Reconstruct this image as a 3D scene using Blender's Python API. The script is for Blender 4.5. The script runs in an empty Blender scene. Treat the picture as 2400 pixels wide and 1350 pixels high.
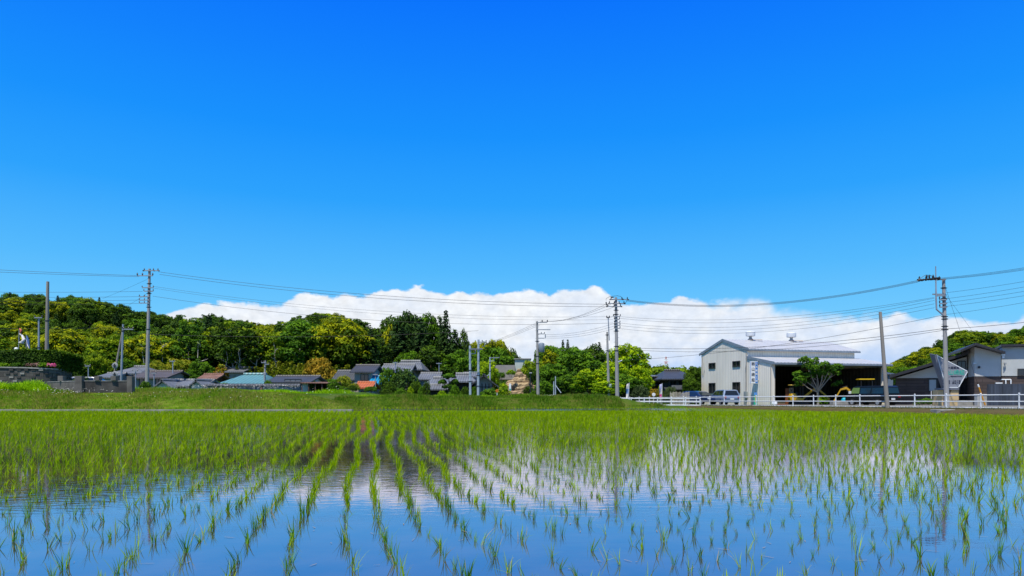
import bpy, math, random
import numpy as np
from mathutils import Vector, Matrix
rng = random.Random(7); nr = np.random.default_rng(11)
C = bpy.context.scene.collection
F = 1600.0; HC = 0.95; HZ = 930.0
def PX(px, D): return (px-1200)/F*D
def PZ(py, D): return HC-(py-HZ)/F*D
def P(px, py, D): return Vector((PX(px, D), D, PZ(py, D)))
R = math.radians

# ------------------------------------------------------------------ materials
MATS = {}
def nodes_of(name):
    m = bpy.data.materials.new(name); m.use_nodes = True
    nt = m.node_tree; b = nt.nodes['Principled BSDF']
    return m, nt, b
def N(nt, typ, **kw):
    n = nt.nodes.new(typ)
    for k, v in kw.items(): setattr(n, k, v)
    return n
def ramp(nt, fac, stops, interp='LINEAR'):
    r = N(nt, 'ShaderNodeValToRGB'); r.color_ramp.interpolation = interp
    e = r.color_ramp.elements
    while len(e) < len(stops): e.new(0.5)
    for i, (p, c) in enumerate(stops):
        e[i].position = p; e[i].color = (*c, 1) if len(c) == 3 else c
    if fac is not None: nt.links.new(fac, r.inputs[0])
    return r
def math_n(nt, op, a, b=None, c=None, clamp=False):
    n = N(nt, 'ShaderNodeMath', operation=op, use_clamp=clamp)
    for i, v in enumerate((a, b, c)):
        if v is None: continue
        if isinstance(v, (int, float)): n.inputs[i].default_value = v
        else: nt.links.new(v, n.inputs[i])
    return n.outputs[0]
def mixc(nt, fac, a, b, mode='MIX'):
    n = N(nt, 'ShaderNodeMix', data_type='RGBA', blend_type=mode)
    for i, v in ((0, fac), (6, a), (7, b)):
        if isinstance(v, (int, float)): n.inputs[i].default_value = v
        elif isinstance(v, tuple): n.inputs[i].default_value = (*v, 1)
        else: nt.links.new(v, n.inputs[i])
    return n.outputs[2]
def dirt(nt, scale=1.2, detail=5, lo=.72, hi=1.12, streak=1.0):
    tc = N(nt, 'ShaderNodeTexCoord'); mp = N(nt, 'ShaderNodeMapping'); mp.inputs['Scale'].default_value = (1, 1, streak)
    nt.links.new(tc.outputs['Object'], mp.inputs[0])
    no = N(nt, 'ShaderNodeTexNoise'); no.inputs['Scale'].default_value = scale; no.inputs['Detail'].default_value = detail
    nt.links.new(mp.outputs[0], no.inputs[0])
    mr = N(nt, 'ShaderNodeMapRange'); mr.inputs[1].default_value = .3; mr.inputs[2].default_value = .7
    mr.inputs[3].default_value = lo; mr.inputs[4].default_value = hi
    nt.links.new(no.outputs[0], mr.inputs[0]); return mr.outputs[0]
def mat(name, col, rough=.6, metal=0, var=(.8, 1.1), scale=1.3, streak=1.0, spec=.4, pattern=None, pa=(1, 1), coat=0, tamp=1.0):
    if name in MATS: return MATS[name]
    m, nt, b = nodes_of(name)
    d = dirt(nt, scale, 5, var[0], var[1], streak)
    c = mixc(nt, 1.0, (col[0], col[1], col[2]), d, 'MULTIPLY')
    uv = N(nt, 'ShaderNodeUVMap'); h = None
    if pattern == 'tile':      # roof tiles / corrugation across u, courses along v
        sp = N(nt, 'ShaderNodeSeparateXYZ'); nt.links.new(uv.outputs[0], sp.inputs[0])
        a = math_n(nt, 'SINE', math_n(nt, 'MULTIPLY', sp.outputs[0], 6.2832/pa[0]))
        f = math_n(nt, 'FRACT', math_n(nt, 'DIVIDE', sp.outputs[1], pa[1]))
        h = math_n(nt, 'ADD', math_n(nt, 'MULTIPLY', a, .5), math_n(nt, 'MULTIPLY', f, -.8))
        tone = ramp(nt, math_n(nt, 'MULTIPLY_ADD', a, .5, .5), [(0, (1-.38*tamp,)*3), (.5, (1-.05*tamp,)*3), (1, (1+.12*tamp,)*3)])
        c = mixc(nt, 1.0, c, tone.outputs[0], 'MULTIPLY')
        if pa[1] < 5:
            t2 = ramp(nt, f, [(0, (.6,)*3), (.15, (1,)*3), (1, (1.05,)*3)]); c = mixc(nt, 1.0, c, t2.outputs[0], 'MULTIPLY')
    if pattern == 'brick':
        bt = N(nt, 'ShaderNodeTexBrick'); nt.links.new(uv.outputs[0], bt.inputs[0])
        bt.inputs['Scale'].default_value = 1; bt.inputs['Brick Width'].default_value = pa[0]; bt.inputs['Row Height'].default_value = pa[1]
        bt.inputs['Mortar Size'].default_value = pa[1]*.06
        bt.inputs[1].default_value = (1.15,)*3+(1,); bt.inputs[2].default_value = (.7,)*3+(1,); bt.inputs[3].default_value = (.42,)*3+(1,)
        c = mixc(nt, 1.0, c, bt.outputs[0], 'MULTIPLY'); h = math_n(nt, 'MULTIPLY', bt.outputs[1], -1)
    nt.links.new(c, b.inputs['Base Color'])
    if h is not None:
        bp = N(nt, 'ShaderNodeBump'); bp.inputs['Strength'].default_value = .5; bp.inputs['Distance'].default_value = .04
        nt.links.new(h, bp.inputs['Height']); nt.links.new(bp.outputs[0], b.inputs['Normal'])
    b.inputs['Roughness'].default_value = rough; b.inputs['Metallic'].default_value = metal
    b.inputs['Specular IOR Level'].default_value = spec; b.inputs['Coat Weight'].default_value = coat
    MATS[name] = m; return m
def leafmat(name, cols, tip=None, trans=.3, rough=.65, vscale=.5, spec=.12, dry=None):
    """cols: dark / mid / light leaf colours mixed by per-clump and per-plant variation; tip: colour of blossom or fresh shoots (attribute tint)"""
    if name in MATS: return MATS[name]
    m, nt, b = nodes_of(name)
    g = N(nt, 'ShaderNodeNewGeometry'); oi = N(nt, 'ShaderNodeObjectInfo')
    tc = N(nt, 'ShaderNodeTexCoord'); no = N(nt, 'ShaderNodeTexNoise'); no.inputs['Scale'].default_value = vscale; no.inputs['Detail'].default_value = 3
    nt.links.new(tc.outputs['Object'], no.inputs[0])
    f = math_n(nt, 'ADD', math_n(nt, 'MULTIPLY', g.outputs['Random Per Island'], .45), math_n(nt, 'MULTIPLY_ADD', no.outputs[0], 1.1, -.3))
    f = math_n(nt, 'ADD', f, math_n(nt, 'MULTIPLY_ADD', oi.outputs['Random'], .3, -.15), clamp=True)
    n = len(cols)
    c = ramp(nt, f, [(.12+.76*i/(n-1), cols[i]) for i in range(n)]).outputs[0]
    if dry: c = mixc(nt, math_n(nt, 'GREATER_THAN', g.outputs['Random Per Island'], dry), c, (.50, .40, .14))
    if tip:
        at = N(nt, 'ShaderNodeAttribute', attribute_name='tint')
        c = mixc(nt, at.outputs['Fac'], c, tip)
    nt.links.new(c, b.inputs['Base Color']); b.inputs['Roughness'].default_value = rough
    b.inputs['Specular IOR Level'].default_value = spec
    if trans > 0:
        t = N(nt, 'ShaderNodeBsdfTranslucent'); nt.links.new(c, t.inputs[0])
        mx = N(nt, 'ShaderNodeMixShader'); mx.inputs[0].default_value = trans
        nt.links.new(b.outputs[0], mx.inputs[1]); nt.links.new(t.outputs[0], mx.inputs[2])
        nt.links.new(mx.outputs[0], nt.nodes['Material Output'].inputs[0])
    MATS[name] = m; return m

# ------------------------------------------------------------------ mesh builder
class MB:
    def __init__(s, tf=None): s.v = []; s.f = []; s.mi = []; s.tf = tf or Matrix(); s.cur = 0
    def add(s, pts, faces):
        o = len(s.v); s.v += [s.tf @ Vector(p) for p in pts]
        for f in faces: s.f.append([o+i for i in f]); s.mi.append(s.cur)
        return s
    def box(s, x0, y0, z0, x1, y1, z1):
        return s.add([(x0,y0,z0),(x1,y0,z0),(x1,y1,z0),(x0,y1,z0),(x0,y0,z1),(x1,y0,z1),(x1,y1,z1),(x0,y1,z1)],
              [(0,3,2,1),(4,5,6,7),(0,1,5,4),(1,2,6,5),(2,3,7,6),(3,0,4,7)])
    def prism(s, poly, d):   # poly: list of 3D points (planar), d: extrusion vector
        n = len(poly); d = Vector(d)
        pts = [Vector(p) for p in poly]; pts += [p+d for p in pts]
        nn = Vector((0,0,0))
        for i in range(n): nn += pts[i].cross(pts[(i+1) % n])
        a = list(range(n)); b = list(range(n, 2*n))
        if nn.dot(d) > 0: a = a[::-1]
        else: b = b[::-1]
        fs = [a, b]
        for i in range(n):
            j = (i+1) % n
            fs.append((i, j, n+j, n+i) if nn.dot(d) > 0 else (j, i, n+i, n+j))
        return s.add(pts, fs)
    def tube(s, pts, r, n=8, cap=True):
        pts = [Vector(p) for p in pts]; rr = r if isinstance(r, (list, tuple)) else [r]*len(pts)
        vs = []; fs = []
        for i, p in enumerate(pts):
            d = (pts[min(i+1, len(pts)-1)]-pts[max(i-1, 0)])
            d = d.normalized() if d.length > 1e-9 else Vector((0,0,1))
            u = d.orthogonal().normalized() if abs(d.z) > .95 else d.cross(Vector((0,0,1))).normalized()
            w = d.cross(u).normalized()
            for k in range(n):
                a = 2*math.pi*k/n; vs.append(p+u*(math.cos(a)*rr[i])+w*(math.sin(a)*rr[i]))
        for i in range(len(pts)-1):
            for k in range(n):
                k2 = (k+1) % n; fs.append((i*n+k, i*n+k2, (i+1)*n+k2, (i+1)*n+k))
        if cap: fs.append(tuple(range(n))[::-1]); fs.append(tuple((len(pts)-1)*n+k for k in range(n)))
        return s.add(vs, fs)
    def lathe(s, prof, n=12, c=(0,0,0)):   # prof: (r, z)
        c = Vector(c); vs = []; fs = []
        for r, z in prof:
            for k in range(n): a = 2*math.pi*k/n; vs.append(c+Vector((r*math.cos(a), r*math.sin(a), z)))
        for i in range(len(prof)-1):
            for k in range(n):
                k2 = (k+1) % n; fs.append((i*n+k, i*n+k2, (i+1)*n+k2, (i+1)*n+k))
        fs.append(tuple(range(n))[::-1]); fs.append(tuple((len(prof)-1)*n+k for k in range(n)))
        return s.add(vs, fs)
    def build(s, name, m, parent=None, loc=None, smooth=False, bevel=0):
        ms = m if isinstance(m, (list, tuple)) else [m]
        if loc is None: loc = wloc(parent) if parent else Vector((0,0,0))
        loc = Vector(loc)
        me = bpy.data.meshes.new(name); me.from_pydata([v-loc for v in s.v], [], s.f)
        for x in ms: me.materials.append(x)
        me.polygons.foreach_set('material_index', s.mi)
        uv = me.uv_layers.new(name='UVMap'); Z = Vector((0,0,1))
        for p in me.polygons:
            n = p.normal
            u = Z.cross(n)
            u = u.normalized() if u.length > .02 else Vector((1,0,0))
            w = n.cross(u)
            for li in p.loop_indices:
                q = me.vertices[me.loops[li].vertex_index].co+loc
                uv.data[li].uv = (q.dot(u), q.dot(w))
        if smooth:
            me.shade_smooth(); me.set_sharp_from_angle(angle=R(40))
        o = bpy.data.objects.new(name, me); C.objects.link(o)
        if parent: o.parent = parent
        else: o.location = loc
        if bevel:
            b = o.modifiers.new('Bevel', 'BEVEL'); b.width = bevel; b.segments = 2; b.limit_method = 'ANGLE'
        return o
def wloc(o):
    v = Vector((0,0,0))
    while o: v += o.location; o = o.parent
    return v
def tag(o, label, cat=None, group=None, kind=None):
    if label: o['label'] = label
    if cat: o['category'] = cat
    if group: o['group'] = group
    if kind: o['kind'] = kind
    return o
def thing(name, label, cat, loc, group=None):
    o = bpy.data.objects.new(name, None); C.objects.link(o); o.location = loc
    o.empty_display_size = .2
    return tag(o, label, cat, group)
def struct(o): o['kind'] = 'structure'; return o
def frame_tf(o, ang): return Matrix.Translation(Vector(o)) @ Matrix.Rotation(ang, 4, 'Z')
def npmesh(name, verts, faces, mats, tint=None, smooth=False):
    """verts (n,3) faces (m,k) all same k"""
    me = bpy.data.meshes.new(name); verts = np.asarray(verts, np.float32); faces = np.asarray(faces, np.int32)
    me.vertices.add(len(verts)); me.vertices.foreach_set('co', verts.ravel())
    m, k = faces.shape
    me.loops.add(m*k); me.loops.foreach_set('vertex_index', faces.ravel())
    me.polygons.add(m); me.polygons.foreach_set('loop_start', np.arange(0, m*k, k, dtype=np.int32))
    me.update(calc_edges=True)
    for x in mats: me.materials.append(x)
    if tint is not None:
        a = me.attributes.new('tint', 'FLOAT', 'FACE'); a.data.foreach_set('value', np.asarray(tint, np.float32))
    if smooth: me.shade_smooth()
    return me
def link(name, me, loc=(0,0,0), parent=None, scale=None, rz=0):
    o = bpy.data.objects.new(name, me); C.objects.link(o); o.location = loc; o.rotation_euler = (0,0,rz)
    if scale is not None: o.scale = scale if hasattr(scale, '__len__') else (scale,)*3
    if parent: o.parent = parent
    return o

# ------------------------------------------------------------------ camera, light, sky
cam = bpy.data.cameras.new('camera'); co = bpy.data.objects.new('camera', cam); C.objects.link(co)
co.location = (0, 0, HC); co.rotation_euler = (R(90), 0, 0)
cam.sensor_width = 36; cam.lens = 24; cam.shift_y = (HZ-675)/2400; cam.clip_end = 6000; cam.clip_start = .1
bpy.context.scene.camera = co
SD = Vector((-.17, -.38, .91)).normalized()
sl = bpy.data.lights.new('sun', 'SUN'); so = bpy.data.objects.new('sun', sl); C.objects.link(so)
sl.energy = 5.0; sl.angle = R(.5); sl.color = (1, .955, .87)
so.rotation_euler = SD.to_track_quat('Z', 'Y').to_euler(); so.location = (0, 0, 60)
sc = bpy.context.scene
sc.view_settings.view_transform = 'Standard'; sc.view_settings.look = 'None'; sc.view_settings.exposure = 0; sc.view_settings.gamma = 1
sc.cycles.max_bounces = 6; sc.cycles.transparent_max_bounces = 6; sc.cycles.diffuse_bounces = 3; sc.cycles.glossy_bounces = 4
sc.cycles.use_denoising = True
sc.cycles.caustics_reflective = False; sc.cycles.caustics_refractive = False

w = bpy.data.worlds.new('World'); sc.world = w; w.use_nodes = True; nt = w.node_tree
bg = nt.nodes['Background']
sky = N(nt, 'ShaderNodeTexSky', sky_type='NISHITA'); sky.sun_disc = False
sky.sun_elevation = math.asin(SD.z); sky.sun_rotation = math.atan2(SD.x, SD.y); sky.dust_density = .3; sky.ozone_density = 3; sky.air_density = 1.0
tc = N(nt, 'ShaderNodeTexCoord'); sp = N(nt, 'ShaderNodeSeparateXYZ'); nt.links.new(tc.outputs['Generated'], sp.inputs[0])
gx, gy, gz = sp.outputs
hyp = math_n(nt, 'SQRT', math_n(nt, 'ADD', math_n(nt, 'MULTIPLY', gx, gx), math_n(nt, 'MULTIPLY', gy, gy)))
tel = math_n(nt, 'DIVIDE', gz, math_n(nt, 'MAXIMUM', hyp, .001))       # tangent of the elevation
az = math_n(nt, 'ARCTAN2', gx, gy)                                       # azimuth, 0 = north (+y)
# deep polarised blue in view: the sky model tinted by a gradient over elevation
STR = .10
SKY = [(0, (.30, .62, 1.0)), (.10, (.17, .60, 1.0)), (.18, (.085, .49, 1.0)), (.28, (.022, .365, 1.0)), (.38, (.006, .285, 1.0)), (.48, (.003, .225, 1.0)), (.6, (0, .165, 1.0)), (.66, (.01, .15, .85)), (.78, (.13, .22, .50)), (1.0, (.24, .29, .42))]  # unseen stops above the frame greyed and dimmed to tune the fill light
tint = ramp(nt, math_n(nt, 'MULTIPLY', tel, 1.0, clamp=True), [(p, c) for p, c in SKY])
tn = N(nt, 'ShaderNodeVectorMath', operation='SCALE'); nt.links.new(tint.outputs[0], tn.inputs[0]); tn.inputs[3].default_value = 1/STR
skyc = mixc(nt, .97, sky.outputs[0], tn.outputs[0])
# cumulus bank along the horizon
prof = [(-60, .04), (-37, .05), (-31, .085), (-27.2, .108), (-25.5, .118), (-23.8, .125), (-20, .131), (-17, .142), (-11, .150), (-8.5, .159), (-5, .152), (-1, .154), (3, .155), (6.5, .162), (8.3, .147), (9, .14), (12, .139), (15, .142), (17, .136), (19, .138), (20, .142), (21.2, .131), (25, .116), (29, .106), (33, .1), (35, .094), (37, .098), (45, .11), (60, .08)]
fc = N(nt, 'ShaderNodeFloatCurve'); cm = fc.mapping; cu = cm.curves[0]
pts = [((a+60)/120, v*4) for a, v in prof]
cu.points[0].location = pts[0]; cu.points[-1].location = pts[-1]
for p in pts[1:-1]: cu.points.new(*p)
cm.update()
nt.links.new(math_n(nt, 'MULTIPLY_ADD', az, 180/math.pi/120, .5, clamp=True), fc.inputs[1])
pr = math_n(nt, 'MULTIPLY', fc.outputs[0], .25)
cv = N(nt, 'ShaderNodeCombineXYZ'); nt.links.new(az, cv.inputs[0]); nt.links.new(math_n(nt, 'MULTIPLY', tel, 1.5), cv.inputs[1])
def cn(scale, det, rough=.55, off=0):
    n = N(nt, 'ShaderNodeTexNoise'); n.inputs['Scale'].default_value = scale; n.inputs['Detail'].default_value = det; n.inputs['Roughness'].default_value = rough
    mp = N(nt, 'ShaderNodeMapping'); mp.inputs['Location'].default_value = (off, off*.7, off*.3); nt.links.new(cv.outputs[0], mp.inputs[0]); nt.links.new(mp.outputs[0], n.inputs[0]); return n.outputs[0]
vo = N(nt, 'ShaderNodeTexVoronoi'); vo.feature = 'SMOOTH_F1'; vo.inputs['Scale'].default_value = 26; vo.inputs['Smoothness'].default_value = .35
vd = N(nt, 'ShaderNodeVectorMath', operation='MULTIPLY_ADD'); nn = N(nt, 'ShaderNodeTexNoise'); nn.inputs['Scale'].default_value = 30; nn.inputs['Detail'].default_value = 5
nt.links.new(cv.outputs[0], nn.inputs[0]); nt.links.new(nn.outputs[1], vd.inputs[0]); vd.inputs[1].default_value = (.05,)*3; nt.links.new(cv.outputs[0], vd.inputs[2]); nt.links.new(vd.outputs[0], vo.inputs[0])
edge = math_n(nt, 'SUBTRACT', pr, tel)
edge = math_n(nt, 'ADD', edge, math_n(nt, 'MULTIPLY_ADD', cn(48, 7, .62), .017, -.0085))
edge = math_n(nt, 'ADD', edge, math_n(nt, 'MULTIPLY_ADD', vo.outputs[0], -.016, .007))
# soft on the right half, crisp elsewhere
cl = N(nt, 'ShaderNodeMapRange', interpolation_type='SMOOTHSTEP'); nt.links.new(edge, cl.inputs[0]); cl.inputs[1].default_value = -.0015
soft = ramp(nt, math_n(nt, 'MULTIPLY_ADD', az, 180/math.pi/120, .5, clamp=True), [(.0, (.005,)*3), (.62, (.005,)*3), (.67, (.028,)*3), (.71, (.026,)*3), (.74, (.008,)*3), (1, (.008,)*3)])
nt.links.new(soft.outputs[0], cl.inputs[2])
# broad soft grey-blue hollows, stronger near the horizon
lowf = N(nt, 'ShaderNodeMapRange'); nt.links.new(tel, lowf.inputs[0]); lowf.inputs[1].default_value = .03; lowf.inputs[2].default_value = .12; lowf.inputs[3].default_value = 1; lowf.inputs[4].default_value = .42
azr = N(nt, 'ShaderNodeMapRange'); nt.links.new(az, azr.inputs[0]); azr.inputs[1].default_value = -.1; azr.inputs[2].default_value = .3; azr.inputs[3].default_value = -1.45; azr.inputs[4].default_value = -1.15
sh = math_n(nt, 'MULTIPLY', math_n(nt, 'MULTIPLY_ADD', cn(13, 7, .62, 3.1), 3.6, azr.outputs[0], clamp=True), lowf.outputs[0], clamp=True)
puff = math_n(nt, 'MULTIPLY_ADD', cn(60, 7, .62, 5), .50, .68)
white = N(nt, 'ShaderNodeVectorMath', operation='SCALE'); white.inputs[0].default_value = (.97/STR, 1.0/STR, 1.04/STR); nt.links.new(puff, white.inputs[3])
cc = mixc(nt, math_n(nt, 'MULTIPLY', sh, .85), white.outputs[0], (.50/STR, .66/STR, .93/STR))
hz1 = N(nt, 'ShaderNodeMapRange', interpolation_type='SMOOTHSTEP'); nt.links.new(tel, hz1.inputs[0]); hz1.inputs[1].default_value = .075; hz1.inputs[2].default_value = .03
hz2 = N(nt, 'ShaderNodeMapRange', interpolation_type='SMOOTHSTEP'); nt.links.new(az, hz2.inputs[0]); hz2.inputs[1].default_value = .05; hz2.inputs[2].default_value = .2
cc = mixc(nt, math_n(nt, 'MULTIPLY', math_n(nt, 'MULTIPLY', hz1.outputs[0], hz2.outputs[0]), math_n(nt, 'MULTIPLY_ADD', cn(20, 6, .6, 8), 1.6, -.1, clamp=True)), cc, (.36/STR, .58/STR, .97/STR))
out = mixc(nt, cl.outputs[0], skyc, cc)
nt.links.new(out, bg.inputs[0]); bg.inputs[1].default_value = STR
# ------------------------------------------------------------------ ground and paddy
FD = Vector((-.337, .9415, 0)); FN = Vector((.9415, .337, 0)); FO = Vector((26.0, 35.0, 0))   # guard fence line
def fp(t, off=0.0): return FO+FD*t+FN*off       # along the fence, off > 0 = beyond it
EDGE = -2.0                                       # paddy edge offset from the fence
KY = 44.0; KX = PX(830, KY)                       # kerb line and its right end
FAR = 57.0
tE = (FAR-(FO+FN*EDGE).y)/FD.y
eFar = fp(tE, EDGE); eNear = fp(-34, EDGE)
POLY = [(-75, -6), (-75, KY), (KX, KY), (KX-2.6, FAR), (eFar.x, FAR), (eNear.x, eNear.y), (eNear.x, -6)]
def sdist(x, y):
    """distance to the paddy outline, negative inside (numpy)"""
    d = np.full(np.shape(x), 1e9); ins = np.zeros(np.shape(x), bool)
    for i in range(len(POLY)):
        ax, ay = POLY[i]; bx, by = POLY[(i+1) % len(POLY)]
        ex, ey = bx-ax, by-ay; wx, wy = x-ax, y-ay
        t = np.clip((wx*ex+wy*ey)/(ex*ex+ey*ey), 0, 1)
        d = np.minimum(d, np.hypot(wx-ex*t, wy-ey*t))
        c = ((ay > y) != (by > y)) & (x < (bx-ax)*(y-ay)/((by-ay) if by != ay else 1e-9)+ax)
        ins ^= c
    return np.where(ins, -d, d)
def sm(a, b, v):
    t = np.clip((v-a)/(b-a), 0, 1); return t*t*(3-2*t)
def RG(y): return np.clip(.30-.0055*(y-35), .09, .45)
# silhouette of the wooded ridges (pixel column -> pixel row of the tree tops)
SIL = np.array([(-400,690),(-100,676),(0,683),(60,680),(130,690),(200,688),(260,700),(300,715),(350,722),(420,735),(450,742),(500,733),(530,741),(560,745),(590,748),(640,756),(700,738),(760,724),(810,735),(860,752),(885,772),(900,800),(960,800),(1100,800),(1150,800),(1200,818),(1250,816),(1290,806),(1330,800),(1380,808),(1430,814),(1500,838),(1560,900),(1700,930),(1950,930),(2050,872),(2100,842),(2150,816),(2200,796),(2240,772),(2290,768),(2350,776),(2400,758),(2500,740),(2800,720)], float)
def sil(px): return np.interp(px, SIL[:, 0], SIL[:, 1])
def ground_z(x, y):
    x = np.asarray(x, float); y = np.asarray(y, float)
    ys = np.maximum(y, 1.0); px = x/ys*F+1200
    left = 1-sm(-13, -6, x+(y-60)*.22)
    mid = 1-sm(5.5, 10.5, x-(y-60)*.12)
    base = -.3+1.7*left
    base = base*mid+RG(y)*(1-mid)
    # wooded slopes
    th = 6.8
    D1 = np.where(px < 1500, 190.0, 235.0); D0 = np.where(px < 1500, 108.0, 120.0)
    zr = HC+(HZ-sil(px))/F*D1-th
    zr = np.maximum(zr, .6)
    s = sm(D0, D1, y); hill = zr*s
    back = 1-.25*sm(D1, D1+120, y)
    g = base*(1-s)+np.maximum(hill, base*.6)*1.0*s if False else base+(np.maximum(hill-base*s, 0))
    g = g*np.where(y > D1, back, 1)
    d = sdist(x, y)
    k = sm(1.4, 3.2, d)
    g = np.where(y < 30, np.minimum(g, .3), g)
    g = np.where(d < 10.5, np.minimum(g, -.15+.155*np.maximum(d, 0)), g)
    return -.18*(1-k)+g*k
def gz(x, y): return float(ground_z(x, y))
def axis(pts):
    o = []
    for a, b, s in pts: o += list(np.arange(a, b, s))
    return np.array(o+[pts[-1][1]])
xs = axis([(-1500,-400,100),(-400,-100,12),(-100,-50,2.5),(-50,60,1.0),(60,130,2.5),(130,400,12),(400,1500,100)])
ys = axis([(-60,-8,6),(-8,30,2),(30,110,1.0),(110,240,4),(240,500,20),(500,2500,200)])
gxs, gys = np.meshgrid(xs, ys); gzs = ground_z(gxs, gys)
nx, ny = len(xs), len(ys)
idx = np.arange(nx*ny).reshape(ny, nx)
fcs = np.stack([idx[:-1, :-1], idx[:-1, 1:], idx[1:, 1:], idx[1:, :-1]], -1).reshape(-1, 4)
def ground_mat():
    m, nt, b = nodes_of('soil_and_turf')
    tc = N(nt, 'ShaderNodeTexCoord'); a = N(nt, 'ShaderNodeTexNoise'); a.inputs['Scale'].default_value = .35; a.inputs['Detail'].default_value = 8
    nt.links.new(tc.outputs['Object'], a.inputs[0])
    b2 = N(nt, 'ShaderNodeTexNoise'); b2.inputs['Scale'].default_value = 6; b2.inputs['Detail'].default_value = 6; nt.links.new(tc.outputs['Object'], b2.inputs[0])
    c = ramp(nt, a.outputs[0], [(.3, (.035, .075, .008)), (.5, (.06, .12, .008)), (.7, (.10, .10, .035))])
    c2 = mixc(nt, 1.0, c.outputs[0], ramp(nt, b2.outputs[0], [(.25, (.45,)*3), (.75, (1.3,)*3)]).outputs[0], 'MULTIPLY')
    nt.links.new(c2, b.inputs['Base Color']); b.inputs['Roughness'].default_value = .95; b.inputs['Specular IOR Level'].default_value = .1
    return m
GM = ground_mat()
struct(link('ground', npmesh('ground', np.stack([gxs.ravel(), gys.ravel(), gzs.ravel()], -1), fcs, [GM], smooth=True)))

def water_mat():
    m, nt, b = nodes_of('paddy_water')
    nt.nodes.remove(b)
    tc = N(nt, 'ShaderNodeTexCoord'); mp = N(nt, 'ShaderNodeMapping'); mp.inputs['Scale'].default_value = (.62, 1.5, 1)
    nt.links.new(tc.outputs['Object'], mp.inputs[0])
    n1 = N(nt, 'ShaderNodeTexNoise'); n1.inputs['Scale'].default_value = 7; n1.inputs['Detail'].default_value = 4; n1.inputs['Roughness'].default_value = .5; n1.inputs['Distortion'].default_value = .4
    nt.links.new(mp.outputs[0], n1.inputs[0])
    n2 = N(nt, 'ShaderNodeTexNoise'); n2.inputs['Scale'].default_value = .16; n2.inputs['Detail'].default_value = 2; nt.links.new(tc.outputs['Object'], n2.inputs[0])
    sp = N(nt, 'ShaderNodeSeparateXYZ'); nt.links.new(tc.outputs['Object'], sp.inputs[0])
    # a light breeze ruffles the middle of the field, the near corner lies calm
    br = N(nt, 'ShaderNodeMapRange', interpolation_type='SMOOTHSTEP'); nt.links.new(sp.outputs[1], br.inputs[0]); br.inputs[1].default_value = 4.0; br.inputs[2].default_value = 8.5; br.inputs[3].default_value = .15; br.inputs[4].default_value = 1
    gust = math_n(nt, 'MULTIPLY', math_n(nt, 'MULTIPLY_ADD', n2.outputs[0], 2.6, -.75, clamp=True), br.outputs[0])
    far = N(nt, 'ShaderNodeMapRange', interpolation_type='SMOOTHSTEP'); nt.links.new(sp.outputs[1], far.inputs[0]); far.inputs[1].default_value = 43; far.inputs[2].default_value = 48; far.inputs[3].default_value = 1; far.inputs[4].default_value = 5
    gust = math_n(nt, 'MULTIPLY', gust, far.outputs[0])
    bp = N(nt, 'ShaderNodeBump'); bp.inputs['Distance'].default_value = .010
    nt.links.new(math_n(nt, 'MULTIPLY', gust, WAVE), bp.inputs['Strength']); nt.links.new(n1.outputs[0], bp.inputs['Height'])
    fr = N(nt, 'ShaderNodeFresnel'); fr.inputs['IOR'].default_value = 1.36; nt.links.new(bp.outputs[0], fr.inputs['Normal'])
    gl = N(nt, 'ShaderNodeBsdfGlossy'); gl.inputs['Roughness'].default_value = .035; gl.inputs['Color'].default_value = (.93, .89, 1, 1); nt.links.new(bp.outputs[0], gl.inputs['Normal'])
    df = N(nt, 'ShaderNodeBsdfDiffuse')
    n3 = N(nt, 'ShaderNodeTexNoise'); n3.inputs['Scale'].default_value = 2.2; n3.inputs['Detail'].default_value = 6; nt.links.new(tc.outputs['Object'], n3.inputs[0])
    nt.links.new(ramp(nt, n3.outputs[0], [(.35, (.040, .034, .048)), (.7, (.085, .058, .055))]).outputs[0], df.inputs[0])
    mx = N(nt, 'ShaderNodeMixShader'); nt.links.new(math_n(nt, 'POWER', fr.outputs[0], .41), mx.inputs[0]); nt.links.new(df.outputs[0], mx.inputs[1]); nt.links.new(gl.outputs[0], mx.inputs[2])
    nt.links.new(mx.outputs[0], nt.nodes['Material Output'].inputs[0]); return m
WAVE = .45
wp = [(-76, -7), (-76, KY), (KX, KY), (KX-2.8, FAR+1), (eFar.x+.4, FAR+1), (fp(tE, EDGE+.8).x, fp(tE, EDGE+.8).y), (fp(-34, EDGE+.8).x, fp(-34, EDGE+.8).y), (fp(-34, EDGE+.8).x, -7)]
mb = MB(); mb.add([(x, y, 0) for x, y in wp], [tuple(range(len(wp)))[::-1]])
struct(mb.build('paddy_water', water_mat()))

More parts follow.
